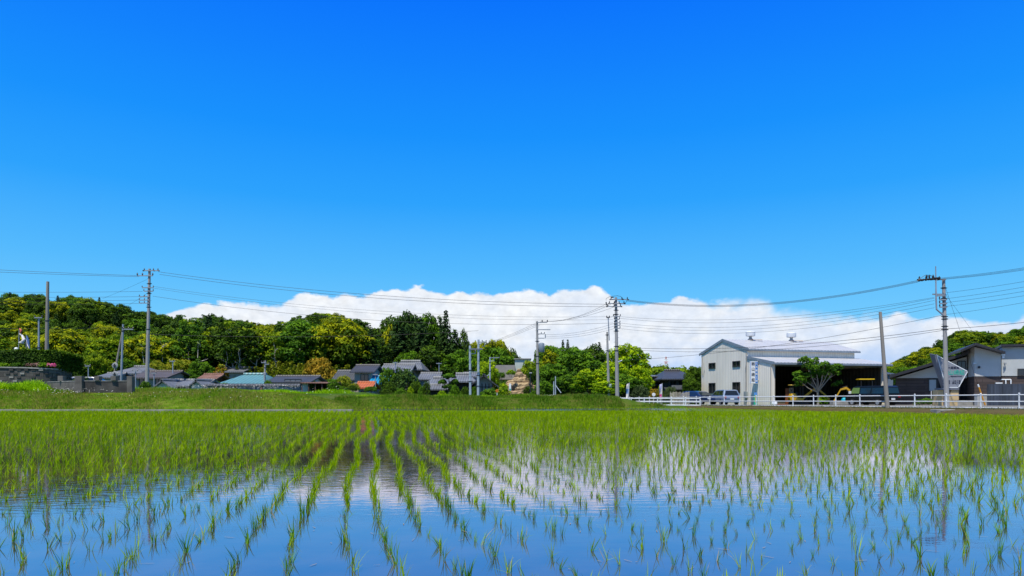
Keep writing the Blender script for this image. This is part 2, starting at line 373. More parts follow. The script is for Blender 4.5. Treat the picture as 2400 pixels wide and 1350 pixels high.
# ------------------------------------------------------------------ rice
ROWDIR = np.array([-.203, 1.0]); RS = .30; PS = .172
def blade(base, az, lean, length, width, seg, curl, seed):
    """arrays -> verts (n, (seg+1)*2, 3) of curved tapering blades"""
    n = len(az); t = np.linspace(0, 1, seg+1)[None, :]
    r = length[:, None]*(np.sin(lean)[:, None]*t+curl[:, None]*t**2.2)
    z = length[:, None]*(np.cos(lean)[:, None]*t-curl[:, None]*.55*t**3)
    cx, cy = np.cos(az)[:, None], np.sin(az)[:, None]
    X = base[:, 0:1]+cx*r; Y = base[:, 1:2]+cy*r; Z = base[:, 2:3]+z
    prof = np.where(t < .25, .6+1.6*t, 1-.93*((t-.25)/.75)**1.6)
    w = width[:, None]*prof*.5
    sa = az+seed; px_, py_ = -np.sin(sa)[:, None], np.cos(sa)[:, None]
    A = np.stack([X-px_*w, Y-py_*w, Z], -1); B = np.stack([X+px_*w, Y+py_*w, Z], -1)
    V = np.empty((n, (seg+1)*2, 3)); V[:, 0::2] = A; V[:, 1::2] = B
    q = np.array([(2*i, 2*i+1, 2*i+3, 2*i+2) for i in range(seg)])
    Fc = q[None]+(np.arange(n)*(seg+1)*2)[:, None, None]
    return V.reshape(-1, 3), Fc.reshape(-1, 4)
def clumps(pos, h, nb, seg, wid, r_=nr):
    """pos (n,2) plants -> blades"""
    n = len(pos); k = n*nb
    base = np.zeros((k, 3)); rep = np.repeat(np.arange(n), nb)
    base[:, :2] = pos[rep]+r_.normal(0, .011, (k, 2)); base[:, 2] = -.02
    plantlean = r_.normal(.06, .10, n)[rep]; paz = r_.normal(.4, 1.2, n)[rep]
    az = r_.uniform(0, 2*np.pi, k); lean = np.abs(r_.normal(.16, .17, k))+.03
    ln = (h[rep])*r_.uniform(.55, 1.1, k)+.02
    cur = np.abs(r_.normal(.10, .14, k))
    V, Fc = blade(base, az, lean, ln, wid*r_.uniform(.7, 1.2, k), seg, cur, r_.normal(0, .5, k))
    vb = np.repeat(np.arange(k), (seg+1)*2); pb = rep[vb]
    hh = np.maximum(V[:, 2], 0)
    V[:, 0] += hh*np.tan(r_.normal(.10, .13, n))[pb]; V[:, 1] += hh*r_.normal(0, .12, n)[pb]
    return V, Fc
# planting positions: rows with the wobble of the planting machine, six rows to a pass
perp = np.array([ROWDIR[1], -ROWDIR[0]])/np.hypot(*ROWDIR); rd = ROWDIR/np.hypot(*ROWDIR)
rows = np.arange(-320, 300); al = np.arange(0, 75, PS)
RR, AA = np.meshgrid(rows, al); RR = RR.ravel().astype(float); AA = AA.ravel()
grp = np.floor(RR/6)
wob = .06*np.sin(AA*.75+grp*.15)+.08*np.sin(AA*.33+grp*.31+1.1)+.02*np.sin(AA*1.9+2+grp*.05)
off = RR*RS+.06+wob+nr.normal(0, .014, len(RR))+nr.normal(0, .012, int(700))[(RR+320).astype(int)]
AA2 = AA+nr.normal(0, .028, len(AA))
pos = off[:, None]*perp+AA2[:, None]*rd
x, y = pos[:, 0], pos[:, 1]
keep = (sdist(x, y) < -.35) & (np.abs(x) < (y+1.2)*.80+.6) & (y > 3.1)
# thin places and the open water strips
g1 = np.sin(x*.31+1.7)*np.sin(y*.23+.5)
miss = nr.uniform(0, 1, len(x)) < np.where(y < 7, .14, .05)+.05*(g1 > .6)
def strip(y0, y1, x0, x1, soft=1.2):
    return (y > y0) & (y < y1) & (x > x0+nr.normal(0, soft, len(x))) & (x < x1+nr.normal(0, soft, len(x)))
gap = strip(46.5, 56, -9.5, 13) & (nr.uniform(0, 1, len(x)) < .96)
gap |= strip(20.4, 21.6, -10.5, -4.6, .5) & (nr.uniform(0, 1, len(x)) < .8)
gap |= strip(18.6, 19.4, -14.5, -12.6, .4) & (nr.uniform(0, 1, len(x)) < .8)
gap |= strip(37, 41.5, -23, -14, 1) & (nr.uniform(0, 1, len(x)) < .45)
pos = pos[keep & ~miss & ~gap]
dist = np.hypot(pos[:, 0], pos[:, 1]); vis = np.abs(pos[:, 0]) < pos[:, 1]*.755+.05
order = np.argsort(np.where(vis & (pos[:, 1] > 3.45), pos[:, 1], 1e6)); near = order[:298]
lowr = (pos[:, 1] > 41.5) & (pos[:, 1] < 56) & (pos[:, 0] > -10)
rest = np.ones(len(pos), bool); rest[near] = False
vig = (np.interp(pos[:, 1], [3.5, 6, 9, 30], [.10, .108, .135, .15])+.03*np.sin(pos[:, 0]*.9)*np.sin(pos[:, 1]*.6+1))*nr.uniform(.7, 1.2, len(pos)); vig = np.where(lowr, .065, vig)
RICE = leafmat('rice_leaf', [(.08, .23, 0), (.26, .45, 0), (.50, .68, 0)], trans=.38, rough=.6, vscale=1.2, spec=.05, dry=.965)
RICE2 = leafmat('rice_leaf_cool', [(.06, .22, .04), (.16, .38, .02), (.40, .60, .004)], trans=.4, rough=.5, vscale=2, spec=.1, dry=.95)
STRAW = mat('dry_straw', (.33, .24, .10), .8)
vari = []
for i in range(26):
    nb = int(nr.integers(5, 18)); V, Fc = clumps(np.zeros((1, 2)), np.array([nr.uniform(.12, .19)]), nb, 5, .0062)
    if i % 3 == 0:   # a bent blade lying on the water and a withered one
        V2, F2 = blade(np.array([[0, 0, .0]]), np.array([nr.uniform(0, 6.3)]), np.array([1.35]), np.array([nr.uniform(.08, .13)]), np.array([.006]), 5, np.array([.0]), np.array([0.]))
        Fc = np.vstack([Fc, F2+len(V)]); V = np.vstack([V, V2])
    vari.append(npmesh('rice_plant', V, Fc, [RICE if i % 2 else RICE2]))
order2 = near[np.argsort(pos[near, 1])]
for i, k in enumerate(order2):
    o = link('rice_plant', vari[int(nr.integers(0, 26))], (pos[k, 0], pos[k, 1], 0), scale=vig[k]/.15*float(nr.uniform(.85, 1.2)), rz=float(nr.uniform(0, 6.28)))
    tag(o, 'young rice clump standing in the calm blue water nearest the camera', 'rice plant', 'rice clumps in the nearest water')
Vs = []; Fs = []; nvt = 0
R_ = pos[rest]; rv = vig[rest]; ry = R_[:, 1]
for a, b, nb, seg, wd in ((0, 12, 10, 4, .0065), (12, 20, 9, 3, .008), (20, 34, 8, 2, .0105), (34, 80, 7, 2, .014)):
    s_ = (ry >= a) & (ry < b)
    V, Fc = clumps(R_[s_], rv[s_], nb, seg, wd); Vs.append(V); Fs.append(Fc+nvt); nvt += len(V)
tag(link('rice_crop', npmesh('rice_crop', np.vstack(Vs), np.vstack(Fs), [RICE])), 'bright green young rice in rows across the flooded paddy', 'rice', kind='stuff')
print('rice plants', len(pos), 'faces', sum(len(f) for f in Fs))
# floating scraps of straw and weed on the calm water: countable only in passing, one drift
V = []; Fc = []
k = 150
px_ = nr.uniform(-3.6, 5.2, k); py_ = nr.uniform(3.6, 7.5, k)
b0 = np.stack([px_, py_, np.full(k, .004)], -1)
V, Fc = blade(b0, nr.uniform(0, 6.3, k), np.full(k, 1.56), nr.uniform(.02, .10, k), nr.uniform(.003, .007, k), 3, np.zeros(k), nr.uniform(-.3, .3, k))
V[:, 2] = .004
tag(link('floating_straw', npmesh('floating_straw', V, Fc, [STRAW])), 'scraps of dry straw floating on the water', 'straw', kind='stuff')

# ------------------------------------------------------------------ banks
def bankmat(name, cols, scale=1.2):
    m, nt, b = nodes_of(name)
    tc = N(nt, 'ShaderNodeTexCoord'); a = N(nt, 'ShaderNodeTexNoise'); a.inputs['Scale'].default_value = scale; a.inputs['Detail'].default_value = 8; a.inputs['Roughness'].default_value = .7
    nt.links.new(tc.outputs['Object'], a.inputs[0])
    n = len(cols); nt.links.new(ramp(nt, a.outputs[0], [(.3+.4*i/(n-1), c) for i, c in enumerate(cols)]).outputs[0], b.inputs['Base Color'])
    b.inputs['Roughness'].default_value = .95; b.inputs['Specular IOR Level'].default_value = .1; return m
BK = bankmat('bank_soil', [(.05, .12, .003), (.10, .18, .003), (.22, .19, .05)])
BK2 = bankmat('verge_soil', [(.05, .06, .015), (.10, .075, .035), (.07, .09, .015)], 2.0)
def loft(name, a, b, prof, m, steps, jit=.03):
    """strip from a to b; prof: (offset across, height); across = right-hand normal"""
    a = Vector(a); b = Vector(b); d = (b-a).normalized(); n = Vector((-d.y, d.x, 0))
    V = []; Fc = []; k = len(prof)
    for i in range(steps+1):
        c = a+(b-a)*i/steps
        for j, (o_, h) in enumerate(prof):
            q = c+n*(o_+rng.uniform(-jit, jit)*(0 < j)); V.append((q.x, q.y, c.z+h+rng.uniform(-jit, jit)*(0 < j < k-1)))
    for i in range(steps):
        for j in range(k-1): Fc.append((i*k+j, (i+1)*k+j, (i+1)*k+j+1, i*k+j+1))
    return struct(link(name, npmesh(name, V, Fc, [m], smooth=True)))
def grass_on(a, b, prof, n, h, wd, r_=nr, dens=None):
    """grass blades scattered over a lofted bank"""
    a = Vector(a); b = Vector(b); d = (b-a).normalized(); nn_ = Vector((-d.y, d.x, 0))
    L = (b-a).length; pr_ = np.array(prof); seglen = np.hypot(np.diff(pr_[:, 0]), np.diff(pr_[:, 1])); cs = np.r_[0, np.cumsum(seglen)]
    t = r_.uniform(0, cs[-1], n); oo = np.interp(t, cs, pr_[:, 0]); hh = np.interp(t, cs, pr_[:, 1]); s_ = r_.uniform(0, 1, n)
    base = np.stack([a.x+(b.x-a.x)*s_+nn_.x*oo, a.y+(b.y-a.y)*s_+nn_.y*oo, a.z+(b.z-a.z)*s_+hh-.02], -1)
    patch = .65+.5*np.sin(base[:, 0]*.8+base[:, 1]*.5)*np.sin(base[:, 0]*.33+2)
    ln = h*r_.uniform(.5, 1.3, n)*np.clip(patch, .4, 1.3)
    return blade(base, r_.uniform(0, 6.3, n), np.abs(r_.normal(.2, .25, n)), ln, wd*r_.uniform(.6, 1.3, n), 2, np.abs(r_.normal(.15, .15, n)), r_.normal(0, .5, n))
GR_L = leafmat('bank_grass', [(.05, .15, .002), (.11, .24, .002), (.17, .30, .003), (.34, .25, .08), (.13, .27, .002)], trans=.3, vscale=.45)
GR_M = leafmat('far_bank_grass', [(.025, .085, .002), (.05, .15, .002), (.10, .21, .003), (.24, .22, .05)], trans=.25, vscale=.6)
GR_V = leafmat('verge_grass', [(.05, .07, .01), (.13, .10, .04), (.09, .14, .012), (.17, .15, .06)], trans=.25, vscale=1.2)
GR_T = leafmat('tall_grass', [(.11, .28, .003), (.26, .50, .003), (.42, .62, .005)], trans=.35, vscale=.7)
FLW = mat('white_flower', (.75, .75, .68), .8, var=(.8, 1))
pL = [(.25, -.1), (.3, .12), (1.5, .42), (3.2, .85), (5.5, 1.22), (8, 1.42), (11.5, 1.42), (14, 1.30)]
aL, bL = (-75, KY, 0), (KX-.2, KY, 0)
def bankL_z(x, y):
    a_ = np.interp(y-KY, [p[0] for p in pL], [p[1] for p in pL])
    b_ = np.interp(KX-(y-KY)*.21-x, [-.2, .15, 1.2, 3, 6, 8, 9], [-.1, .1, .42, .85, 1.25, 1.42, 3])
    return np.minimum(a_, b_)
bxs = np.r_[np.arange(-75, KX-12, 1.0), np.arange(KX-12, KX+.25, .4)]; bys = np.r_[KY+.25, KY+.32, np.arange(KY+.7, KY+15, .45)]
bX, bY = np.meshgrid(bxs, bys); bZ = bankL_z(bX, bY)+nr.normal(0, .025, bX.shape)*(bY > KY+.5)
ii = np.arange(bX.size).reshape(bX.shape)
struct(link('grass_bank', npmesh('grass_bank', np.stack([bX.ravel(), bY.ravel(), bZ.ravel()], -1), np.stack([ii[:-1, :-1], ii[:-1, 1:], ii[1:, 1:], ii[1:, :-1]], -1).reshape(-1, 4), [BK], smooth=True)))
def bank_blades(n, h, wd, x0=-48):
    bx = nr.uniform(x0, KX+.1, n); by = KY+.3+nr.uniform(0, 1, n)*9.5
    bz = bankL_z(bx, by)-.02; patch = np.clip(.7+.45*np.sin(bx*.8+by*.5)*np.sin(bx*.33+2), .4, 1.3)
    return blade(np.stack([bx, by, bz], -1), nr.uniform(0, 6.3, n), np.abs(nr.normal(.2, .25, n)), h*nr.uniform(.5, 1.3, n)*patch, wd*nr.uniform(.6, 1.3, n), 2, np.abs(nr.normal(.15, .15, n)), nr.normal(0, .5, n))
# rounded right end of the left bank
pM = [(.0, -.1), (.2, .06), (1.2, .45), (2.6, .85), (5, .95), (8, .9), (11.5, -.4)]
aM, bM = (KX-5.5, FAR+.9, 0), (9.6, FAR+.9, 0)
BKM = bankmat('far_bank_soil', [(.03, .07, .003), (.06, .11, .003), (.12, .12, .03)])
loft('grass_bank', aM, bM, pM, BKM, 40)
struct(link('grass_bank', npmesh('grass_bank', [(bM[0]-.02, FAR+.9, -.1), (bM[0]-.02, FAR+2.1, .45), (bM[0]-.02, FAR+3.5, .85), (bM[0]-.02, FAR+9, .9), (bM[0]+2.2, FAR+1.6, -.1), (bM[0]+3.6, FAR+3, 0), (bM[0]+4.6, FAR+5, .02), (bM[0]+4.6, FAR+9, .05)], [(0, 4, 5, 1), (1, 5, 6, 2), (2, 6, 7, 3)], [BKM])))
ev0, ev1 = fp(-34, EDGE), fp(tE+3, EDGE)
pV = [(.0, -.12), (-.15, .10), (-.7, .20), (-1.5, .0), (-1.9, .0)]
def verge_z(t): return float(RG((FO+FD*t).y))
# verge follows the road level
V = []; Fc = []; nst = 90; t0, t1 = -34, 37
vp = [(EDGE+.05, -.12, 0), (EDGE+.2, .10, 0), (EDGE+.7, .06, .55), (EDGE+1.4, -.01, 1), (EDGE+1.9, .02, 1), (EDGE+2.4, .02, 1), (EDGE+3.0, .0, 1)]
for i in range(nst+1):
    t = t0+(t1-t0)*i/nst
    for o_, h, kz in vp:
        q = fp(t, o_+rng.uniform(-.05, .05)); V.append((q.x, q.y, h+verge_z(t)*kz+rng.uniform(-.02, .02)))
kk = len(vp)
for i in range(nst):
    for j in range(kk-1): Fc.append((i*kk+j, (i+1)*kk+j, (i+1)*kk+j+1, i*kk+j+1)[::-1])
struct(link('verge', npmesh('verge', V, Fc, [BK2], smooth=True)))
def tall(x0, x1, y0, y1, z, n, h, wd=.03):
    b0 = np.stack([nr.uniform(x0, x1, n), nr.uniform(y0, y1, n), np.full(n, z)], -1)
    ln = h*nr.uniform(.5, 1.15, n)*(.7+.35*np.sin(b0[:, 0]*1.3)*np.sin(b0[:, 0]*.37+1))
    return blade(b0, nr.uniform(0, 6.3, n), np.abs(nr.normal(.15, .2, n)), ln, wd*nr.uniform(.6, 1.3, n), 3, np.abs(nr.normal(.15, .15, n)), nr.normal(0, .5, n))
def stuff(name, parts, m, label):
    Vs = []; Fs = []; n_ = 0
    for V, Fc in parts: Vs.append(V); Fs.append(Fc+n_); n_ += len(V)
    return tag(link(name, npmesh(name, np.vstack(Vs), np.vstack(Fs), m if isinstance(m, list) else [m])), label, 'grass', kind='stuff')
stuff('bank_grass', [bank_blades(105000, .28, .024)], GR_L, 'sunlit grass with dry seed heads on the bank behind the concrete kerb')
stuff('far_bank_grass', [grass_on(aM, bM, pM[:-1], 42000, .36, .03), tall(bM[0]-.5, bM[0]+3.8, FAR+1.5, FAR+8, .12, 2600, .4)], GR_M, 'dark green grass on the far bank below the village road')
n_ = 15000; ts = nr.uniform(-12, 37, n_); os_ = nr.uniform(EDGE+.1, EDGE+2.3, n_)
bx = FO.x+FD.x*ts+FN.x*os_; by = FO.y+FD.y*ts+FN.y*os_
zz = np.interp(os_, [EDGE+.1, EDGE+.7, EDGE+1.4, EDGE+2.4], [.02, .17, .98, 1.0]); bz = zz*RG(by)
stuff('verge_grass', [blade(np.stack([bx, by, bz], -1), nr.uniform(0, 6.3, n_), np.abs(nr.normal(.3, .3, n_)), nr.uniform(.05, .17, n_), nr.uniform(.012, .025, n_), 2, np.abs(nr.normal(.1, .1, n_)), np.zeros(n_))], GR_V, 'short brownish grass on the verge under the white guard fence')
# tall bright grass clumps on top of the banks
TG = [tall(PX(310, 57), PX(400, 57), 55, 58, 1.3, 2600, .75), tall(PX(400, 54), PX(720, 54), 51, 54, 1.2, 5000, .42), tall(PX(560, 52), PX(825, 52), 50, 53, 1.2, 3500, .42),
      tall(PX(830, 66), PX(1330, 66), 62, 66, .85, 9000, .42), tall(PX(1340, 66), PX(1432, 66), 64, 70, .35, 3000, .75)]
stuff('tall_grass', TG, GR_T, 'tall fresh grass along the top of the banks')
# bushy weeds at the far left, in front of the stone wall
n_ = 15000; bx = nr.uniform(PX(-60, 52), PX(128, 52), n_); by = nr.uniform(50, 54.5, n_)
mound = np.clip(1-((bx-PX(-30, 52))/(PX(140, 52)-PX(-30, 52)))**4, 0, 1)*(.75+.35*np.sin(bx*1.7)*np.cos(by*1.1)); bz = 1.15+nr.uniform(0, 1, n_)*mound*.95
stuff('weed_thicket', [blade(np.stack([bx, by, bz], -1), nr.uniform(0, 6.3, n_), np.abs(nr.normal(.5, .35, n_)), nr.uniform(.15, .4, n_), nr.uniform(.03, .06, n_), 2, np.abs(nr.normal(.2, .15, n_)), nr.normal(0, .5, n_))], GR_T, 'leafy green weeds heaped up in front of the stone wall')
# daisies
def petals(cx, cy, cz, s):
    n = len(cx); q = np.array([(-1,-1,0),(1,-1,0),(1,1,.6),(-1,1,.6)])*.5
    V = (q[None]*s[:, None, None]); V = V+np.stack([cx, cy, cz], -1)[:, None]
    return V.reshape(-1, 3), np.arange(n*4).reshape(n, 4)
n_ = 430
fx = np.r_[nr.uniform(PX(430, 52), PX(700, 52), n_-180), nr.normal(PX(165, 49), 1.0, 80), nr.uniform(PX(0, 50), PX(830, 50), 100)]
fy = np.r_[nr.uniform(50.5, 53.5, n_-180), nr.normal(48.8, .5, 80), nr.uniform(46, 50, 100)]
fz = np.interp(fy-KY, [p[0] for p in pL], [p[1] for p in pL])+nr.uniform(.18, .48, n_)
V, Fc = petals(fx, fy, fz, nr.uniform(.025, .06, n_))
tag(link('white_wildflowers', npmesh('white_wildflowers', V, Fc, [FLW])), 'small white wildflowers dotted along the grass bank', 'flowers', kind='stuff')
# concrete kerb
CON = mat('concrete', (.34, .33, .30), .85, scale=2.5, var=(.6, 1.15)); CONP = mat('pole_concrete', (.36, .35, .34), .8, scale=1.5, var=(.75, 1.1), streak=.2)
CONP2 = mat('pole_concrete_warm', (.30, .27, .23), .8, scale=1.5, var=(.75, 1.1), streak=.2)
mb = MB()
x_ = -60
while x_ < KX-.3:
    x2 = min(x_+4, KX-.1); mb.box(x_, KY-.02, -.15, x2-.02, KY+.3, .135+rng.uniform(-.006, .006)); x_ += 4
tag(mb.build('concrete_kerb', CON, loc=(-30, KY, 0)), 'long pale concrete kerb between the paddy and the sunlit grass bank', 'kerb')
# ------------------------------------------------------------------ trees
BARK = mat('bark', (.12, .09, .065), .9, scale=4, streak=.3); BARKP = mat('pale_bark', (.30, .27, .22), .9, scale=4, streak=.3)
LM = {
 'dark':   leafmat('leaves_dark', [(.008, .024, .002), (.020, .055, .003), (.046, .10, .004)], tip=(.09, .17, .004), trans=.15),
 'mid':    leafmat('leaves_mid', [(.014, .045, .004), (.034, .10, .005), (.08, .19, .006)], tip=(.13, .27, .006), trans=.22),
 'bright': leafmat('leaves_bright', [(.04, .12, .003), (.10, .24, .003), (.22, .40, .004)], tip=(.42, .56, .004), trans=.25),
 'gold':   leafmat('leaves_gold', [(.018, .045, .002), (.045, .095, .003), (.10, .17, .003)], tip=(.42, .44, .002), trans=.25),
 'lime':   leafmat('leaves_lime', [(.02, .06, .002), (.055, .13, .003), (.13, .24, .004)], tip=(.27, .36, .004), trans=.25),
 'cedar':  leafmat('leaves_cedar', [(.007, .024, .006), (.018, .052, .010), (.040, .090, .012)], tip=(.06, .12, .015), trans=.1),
 'bamboo': leafmat('leaves_bamboo', [(.06, .12, .008), (.14, .22, .010), (.26, .32, .015)], tip=(.36, .36, .02), trans=.3),
 'russet': leafmat('leaves_russet', [(.10, .12, .01), (.24, .20, .015), (.40, .26, .02)], tip=(.50, .30, .02), trans=.3),
 'grey':   leafmat('leaves_grey', [(.03, .06, .02), (.07, .11, .035), (.13, .18, .06)], trans=.2),
}
def leaf_quads(P_, Nn, size, r_):
    """clumps of leaves: bent irregular quads at P_ facing Nn"""
    n = len(P_)
    Nn = Nn/np.maximum(np.linalg.norm(Nn, axis=1, keepdims=True), 1e-6)
    a = r_.normal(0, 1, (n, 3)); U = np.cross(Nn, a); U /= np.maximum(np.linalg.norm(U, axis=1, keepdims=True), 1e-6); W = np.cross(Nn, U)
    s = size*r_.uniform(.6, 1.25, n)
    ca = np.array([(-1, -.35), (.1, -.75), (1, .25), (-.15, .8)])
    V = np.empty((n, 4, 3))
    for k in range(4):
        u = ca[k, 0]*r_.uniform(.7, 1.2, n)*s*.55; w_ = ca[k, 1]*r_.uniform(.7, 1.2, n)*s*.55
        V[:, k] = P_+U*u[:, None]+W*w_[:, None]+Nn*(s*r_.uniform(-.18, .18, n))[:, None]
    return V.reshape(-1, 3), np.arange(n*4).reshape(n, 4)
def lobes_mesh(name, lobes, dens, size, r_, tipf=.0, updir=.35, fill=.2, zm=None):
    Vs, Fs, Ts, k0 = [], [], [], 0
    zmid = min(l[2] for l in lobes)+.4*(max(l[2] for l in lobes)-min(l[2] for l in lobes)) if zm is None else zm
    for (cx, cy, cz, rx, ry, rz) in lobes:
        area = 4*math.pi*((rx*ry+rx*rz+ry*rz)/3); n = max(8, int(area*dens))
        d = r_.normal(0, 1, (n, 3)); d /= np.linalg.norm(d, axis=1, keepdims=True)
        d[:, 2] = np.where(d[:, 2] < -.35, -d[:, 2], d[:, 2])
        rad = r_.uniform(.82, 1.06, n); inner = r_.uniform(0, 1, n) < fill; rad = np.where(inner, r_.uniform(.3, .8, n), rad)
        rad *= 1+.12*np.sin(d[:, 0]*5+cx*3)*np.sin(d[:, 1]*6+cz)
        P_ = np.array([cx, cy, cz])+d*rad[:, None]*np.array([rx, ry, rz])
        Nn = d+r_.normal(0, .45, (n, 3))+np.array([0, 0, updir])
        V, Fc = leaf_quads(P_, Nn, size, r_); Vs.append(V); Fs.append(Fc+k0); k0 += len(V)
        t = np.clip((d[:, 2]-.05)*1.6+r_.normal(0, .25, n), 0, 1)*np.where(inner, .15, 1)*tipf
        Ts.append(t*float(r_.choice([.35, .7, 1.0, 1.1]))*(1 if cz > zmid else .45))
    return np.vstack(Vs), np.vstack(Fs), np.clip(np.concatenate(Ts), 0, 1)
def crown_lobes(r_, W, Hh, z0, n, top=1.0, flat=.75, lr=(.085, .17)):
    """irregular broadleaf crown: n lobes over an egg-shaped hull of width W, height Hh from z0"""
    out = []
    for i in range(n):
        t = (i+.5)/n; ph = i*2.39996+r_.uniform(-.3, .3)
        el = math.asin(min(.98, -.45+1.43*t)); rad = W/2*math.cos(el)*r_.uniform(.62, 1.0)
        z = z0+Hh*(.45+.44*math.sin(el))*r_.uniform(.9, 1.05)
        rr = W*r_.uniform(*lr); out.append((rad*math.cos(ph), rad*math.sin(ph), z, rr, rr, rr*flat))
    out.append((0, 0, z0+Hh*.5, W*.28, W*.28, Hh*.3)); return out
def trunk_mesh(name, h, r, W, z_split, nlimb, r_, m, crook=.3, multi=1):
    mb = MB()
    for q in range(multi):
        ox, oy = (r_.uniform(-.4, .4), r_.uniform(-.4, .4)) if multi > 1 else (0, 0)
        pts = [Vector((ox, oy, -.4))]; rr = [r*1.5]
        for i in range(1, 7):
            t = i/6; pts.append(Vector((ox*(1+t)+r_.uniform(-crook, crook)*t, oy*(1+t)+r_.uniform(-crook, crook)*t, h*t))); rr.append(r*(1-.75*t))
        mb.tube(pts, rr, 7)
        for i in range(nlimb):
            t = r_.uniform(z_split, .9); b = Vector((ox, oy, h*t)); a = i*2.4+r_.uniform(-.4, .4); L = W*r_.uniform(.28, .45)
            e = b+Vector((math.cos(a)*L, math.sin(a)*L, L*r_.uniform(.35, .9)))
            mb.tube([b, b.lerp(e, .5)+Vector((0, 0, -L*.06)), e], [r*.45, r*.3, r*.1], 5)
    o = mb.build(name, m, loc=(0, 0, 0), smooth=True); me = o.data; bpy.data.objects.remove(o); return me
LIB = {}
def lib(key, kind, Hh, W, crown, trunk): LIB.setdefault(kind, []).append((Hh, W, crown, trunk))
def to_mesh(name, vft, m): return npmesh(name, vft[0], vft[1], [m], tint=vft[2])
for i in range(4):   # round broadleaf crowns
    r_ = np.random.default_rng(100+i); Hh, W = [10, 11, 9.5, 12][i], [9, 8, 10, 7.5][i]
    lb = crown_lobes(r_, W, Hh*.72, Hh*.24, [62, 66, 70, 56][i])
    tr = trunk_mesh('trunk', Hh*.75, .22, W, .35, 7, r_, BARK)
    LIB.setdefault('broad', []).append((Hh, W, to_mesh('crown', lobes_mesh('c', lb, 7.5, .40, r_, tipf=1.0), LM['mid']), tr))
r_ = np.random.default_rng(555)   # dense dome of fine lobes
LIB['dome'] = [(9, 9, to_mesh('crown', lobes_mesh('c', crown_lobes(r_, 9, 7.6, 1.6, 110, lr=(.07, .125)), 8.5, .36, r_, tipf=1.1, zm=0), LM['bright']), trunk_mesh('trunk', 6.5, .35, 8, .3, 9, r_, BARK))]
for i in range(3):   # tall forest trees with open tops
    r_ = np.random.default_rng(140+i); Hh, W = 14, [7.5, 8.5, 6.5][i]
    lb = crown_lobes(r_, W, Hh*.66, Hh*.30, 50, lr=(.09, .17)); lb += [(r_.uniform(-1.5, 1.5), r_.uniform(-1.5, 1.5), Hh*r_.uniform(.88, .97), .8, .8, .7) for _ in range(4)]
    lb += [(r_.uniform(-2, 2), r_.uniform(-2, 2), Hh*r_.uniform(.12, .35), 1.2, 1.2, .9) for _ in range(4)]
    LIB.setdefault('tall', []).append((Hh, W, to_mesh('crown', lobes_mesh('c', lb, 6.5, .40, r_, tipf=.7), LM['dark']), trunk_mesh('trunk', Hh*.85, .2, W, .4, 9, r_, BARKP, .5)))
for i in range(3):   # cedars
    r_ = np.random.default_rng(180+i); Hh, W = 15, [6.2, 5.4, 6.8][i]; Vs, Fs, Ts, k0 = [], [], [], 0
    nl = 32
    for j in range(nl):
        t = j/(nl-1); z = Hh*(.14+.84*t); rad = W/2*(1-t)**.7*r_.uniform(.85, 1.1)+.5*(1-t)+.22; nb = max(4, int(11*(1-t)+3))
        for b in range(nb):
            a = 6.283*b/nb+r_.uniform(-.3, .3); L = rad*r_.uniform(.75, 1.15); k = max(7, int(L*16))
            tt = r_.uniform(.15, 1, k); dr = -.28*tt*L+r_.normal(0, .1, k)
            P_ = np.stack([math.cos(a)*L*tt+r_.normal(0, .16, k), math.sin(a)*L*tt+r_.normal(0, .16, k), z+dr+.18*np.sin(tt*3)], -1)
            Nn = np.stack([np.full(k, math.cos(a)*.6), np.full(k, math.sin(a)*.6), np.full(k, .9)], -1)+r_.normal(0, .4, (k, 3))
            V, Fc = leaf_quads(P_, Nn, .42, r_); Vs.append(V); Fs.append(Fc+k0); k0 += len(V); Ts.append(np.clip(tt-.6+r_.normal(0, .2, k), 0, 1))
    LIB.setdefault('cedar', []).append((Hh, W, to_mesh('crown', (np.vstack(Vs), np.vstack(Fs), np.concatenate(Ts)), LM['cedar']), trunk_mesh('trunk', Hh*.97, .2, 1, .9, 0, r_, BARK, .03)))
for i in range(3):   # bamboo / feathery clumps
    r_ = np.random.default_rng(210+i); Hh, W = 7, 5.5; Vs, Fs, Ts, k0 = [], [], [], 0
    for j in range(20):
        a = r_.uniform(0, 6.3); rad = W*.38*math.sqrt(r_.uniform(0, 1)); h = Hh*r_.uniform(.72, 1); bx, by = rad*math.cos(a), rad*math.sin(a); k = 210
        t = r_.uniform(.08, 1, k)**.8; ben = .9*t**3; da = r_.uniform(0, 6.3)
        sp_ = .55*np.sin(np.clip(t*1.15, 0, 1)*3.0)+.12
        P_ = np.stack([bx*(1+.35*t)+ben*math.cos(da)+r_.normal(0, 1, k)*sp_*.7, by*(1+.35*t)+ben*math.sin(da)+r_.normal(0, 1, k)*sp_*.7, h*t-.35*ben], -1)
        Nn = r_.normal(0, .6, (k, 3))+np.array([0, -.2, .8])
        V, Fc = leaf_quads(P_, Nn, .34, r_); Vs.append(V); Fs.append(Fc+k0); k0 += len(V); Ts.append(np.clip(t-.4+r_.normal(0, .2, k), 0, 1))
    LIB.setdefault('bamboo', []).append((Hh, W, to_mesh('crown', (np.vstack(Vs), np.vstack(Fs), np.concatenate(Ts)), LM['bamboo']), trunk_mesh('trunk', Hh*.8, .05, 1, .9, 0, r_, BARKP, .8, multi=6)))
for i in range(3):   # low round bushes
    r_ = np.random.default_rng(240+i); Hh, W = 2.4, 3.4
    lb = crown_lobes(r_, W, Hh*1.0, 0.0, 40, lr=(.10, .18))
    LIB.setdefault('bush', []).append((Hh, W, to_mesh('crown', lobes_mesh('c', lb, 22, .2, r_, tipf=.9), LM['mid']), trunk_mesh('trunk', Hh*.6, .06, 1, .5, 3, r_, BARK, .1, multi=3)))
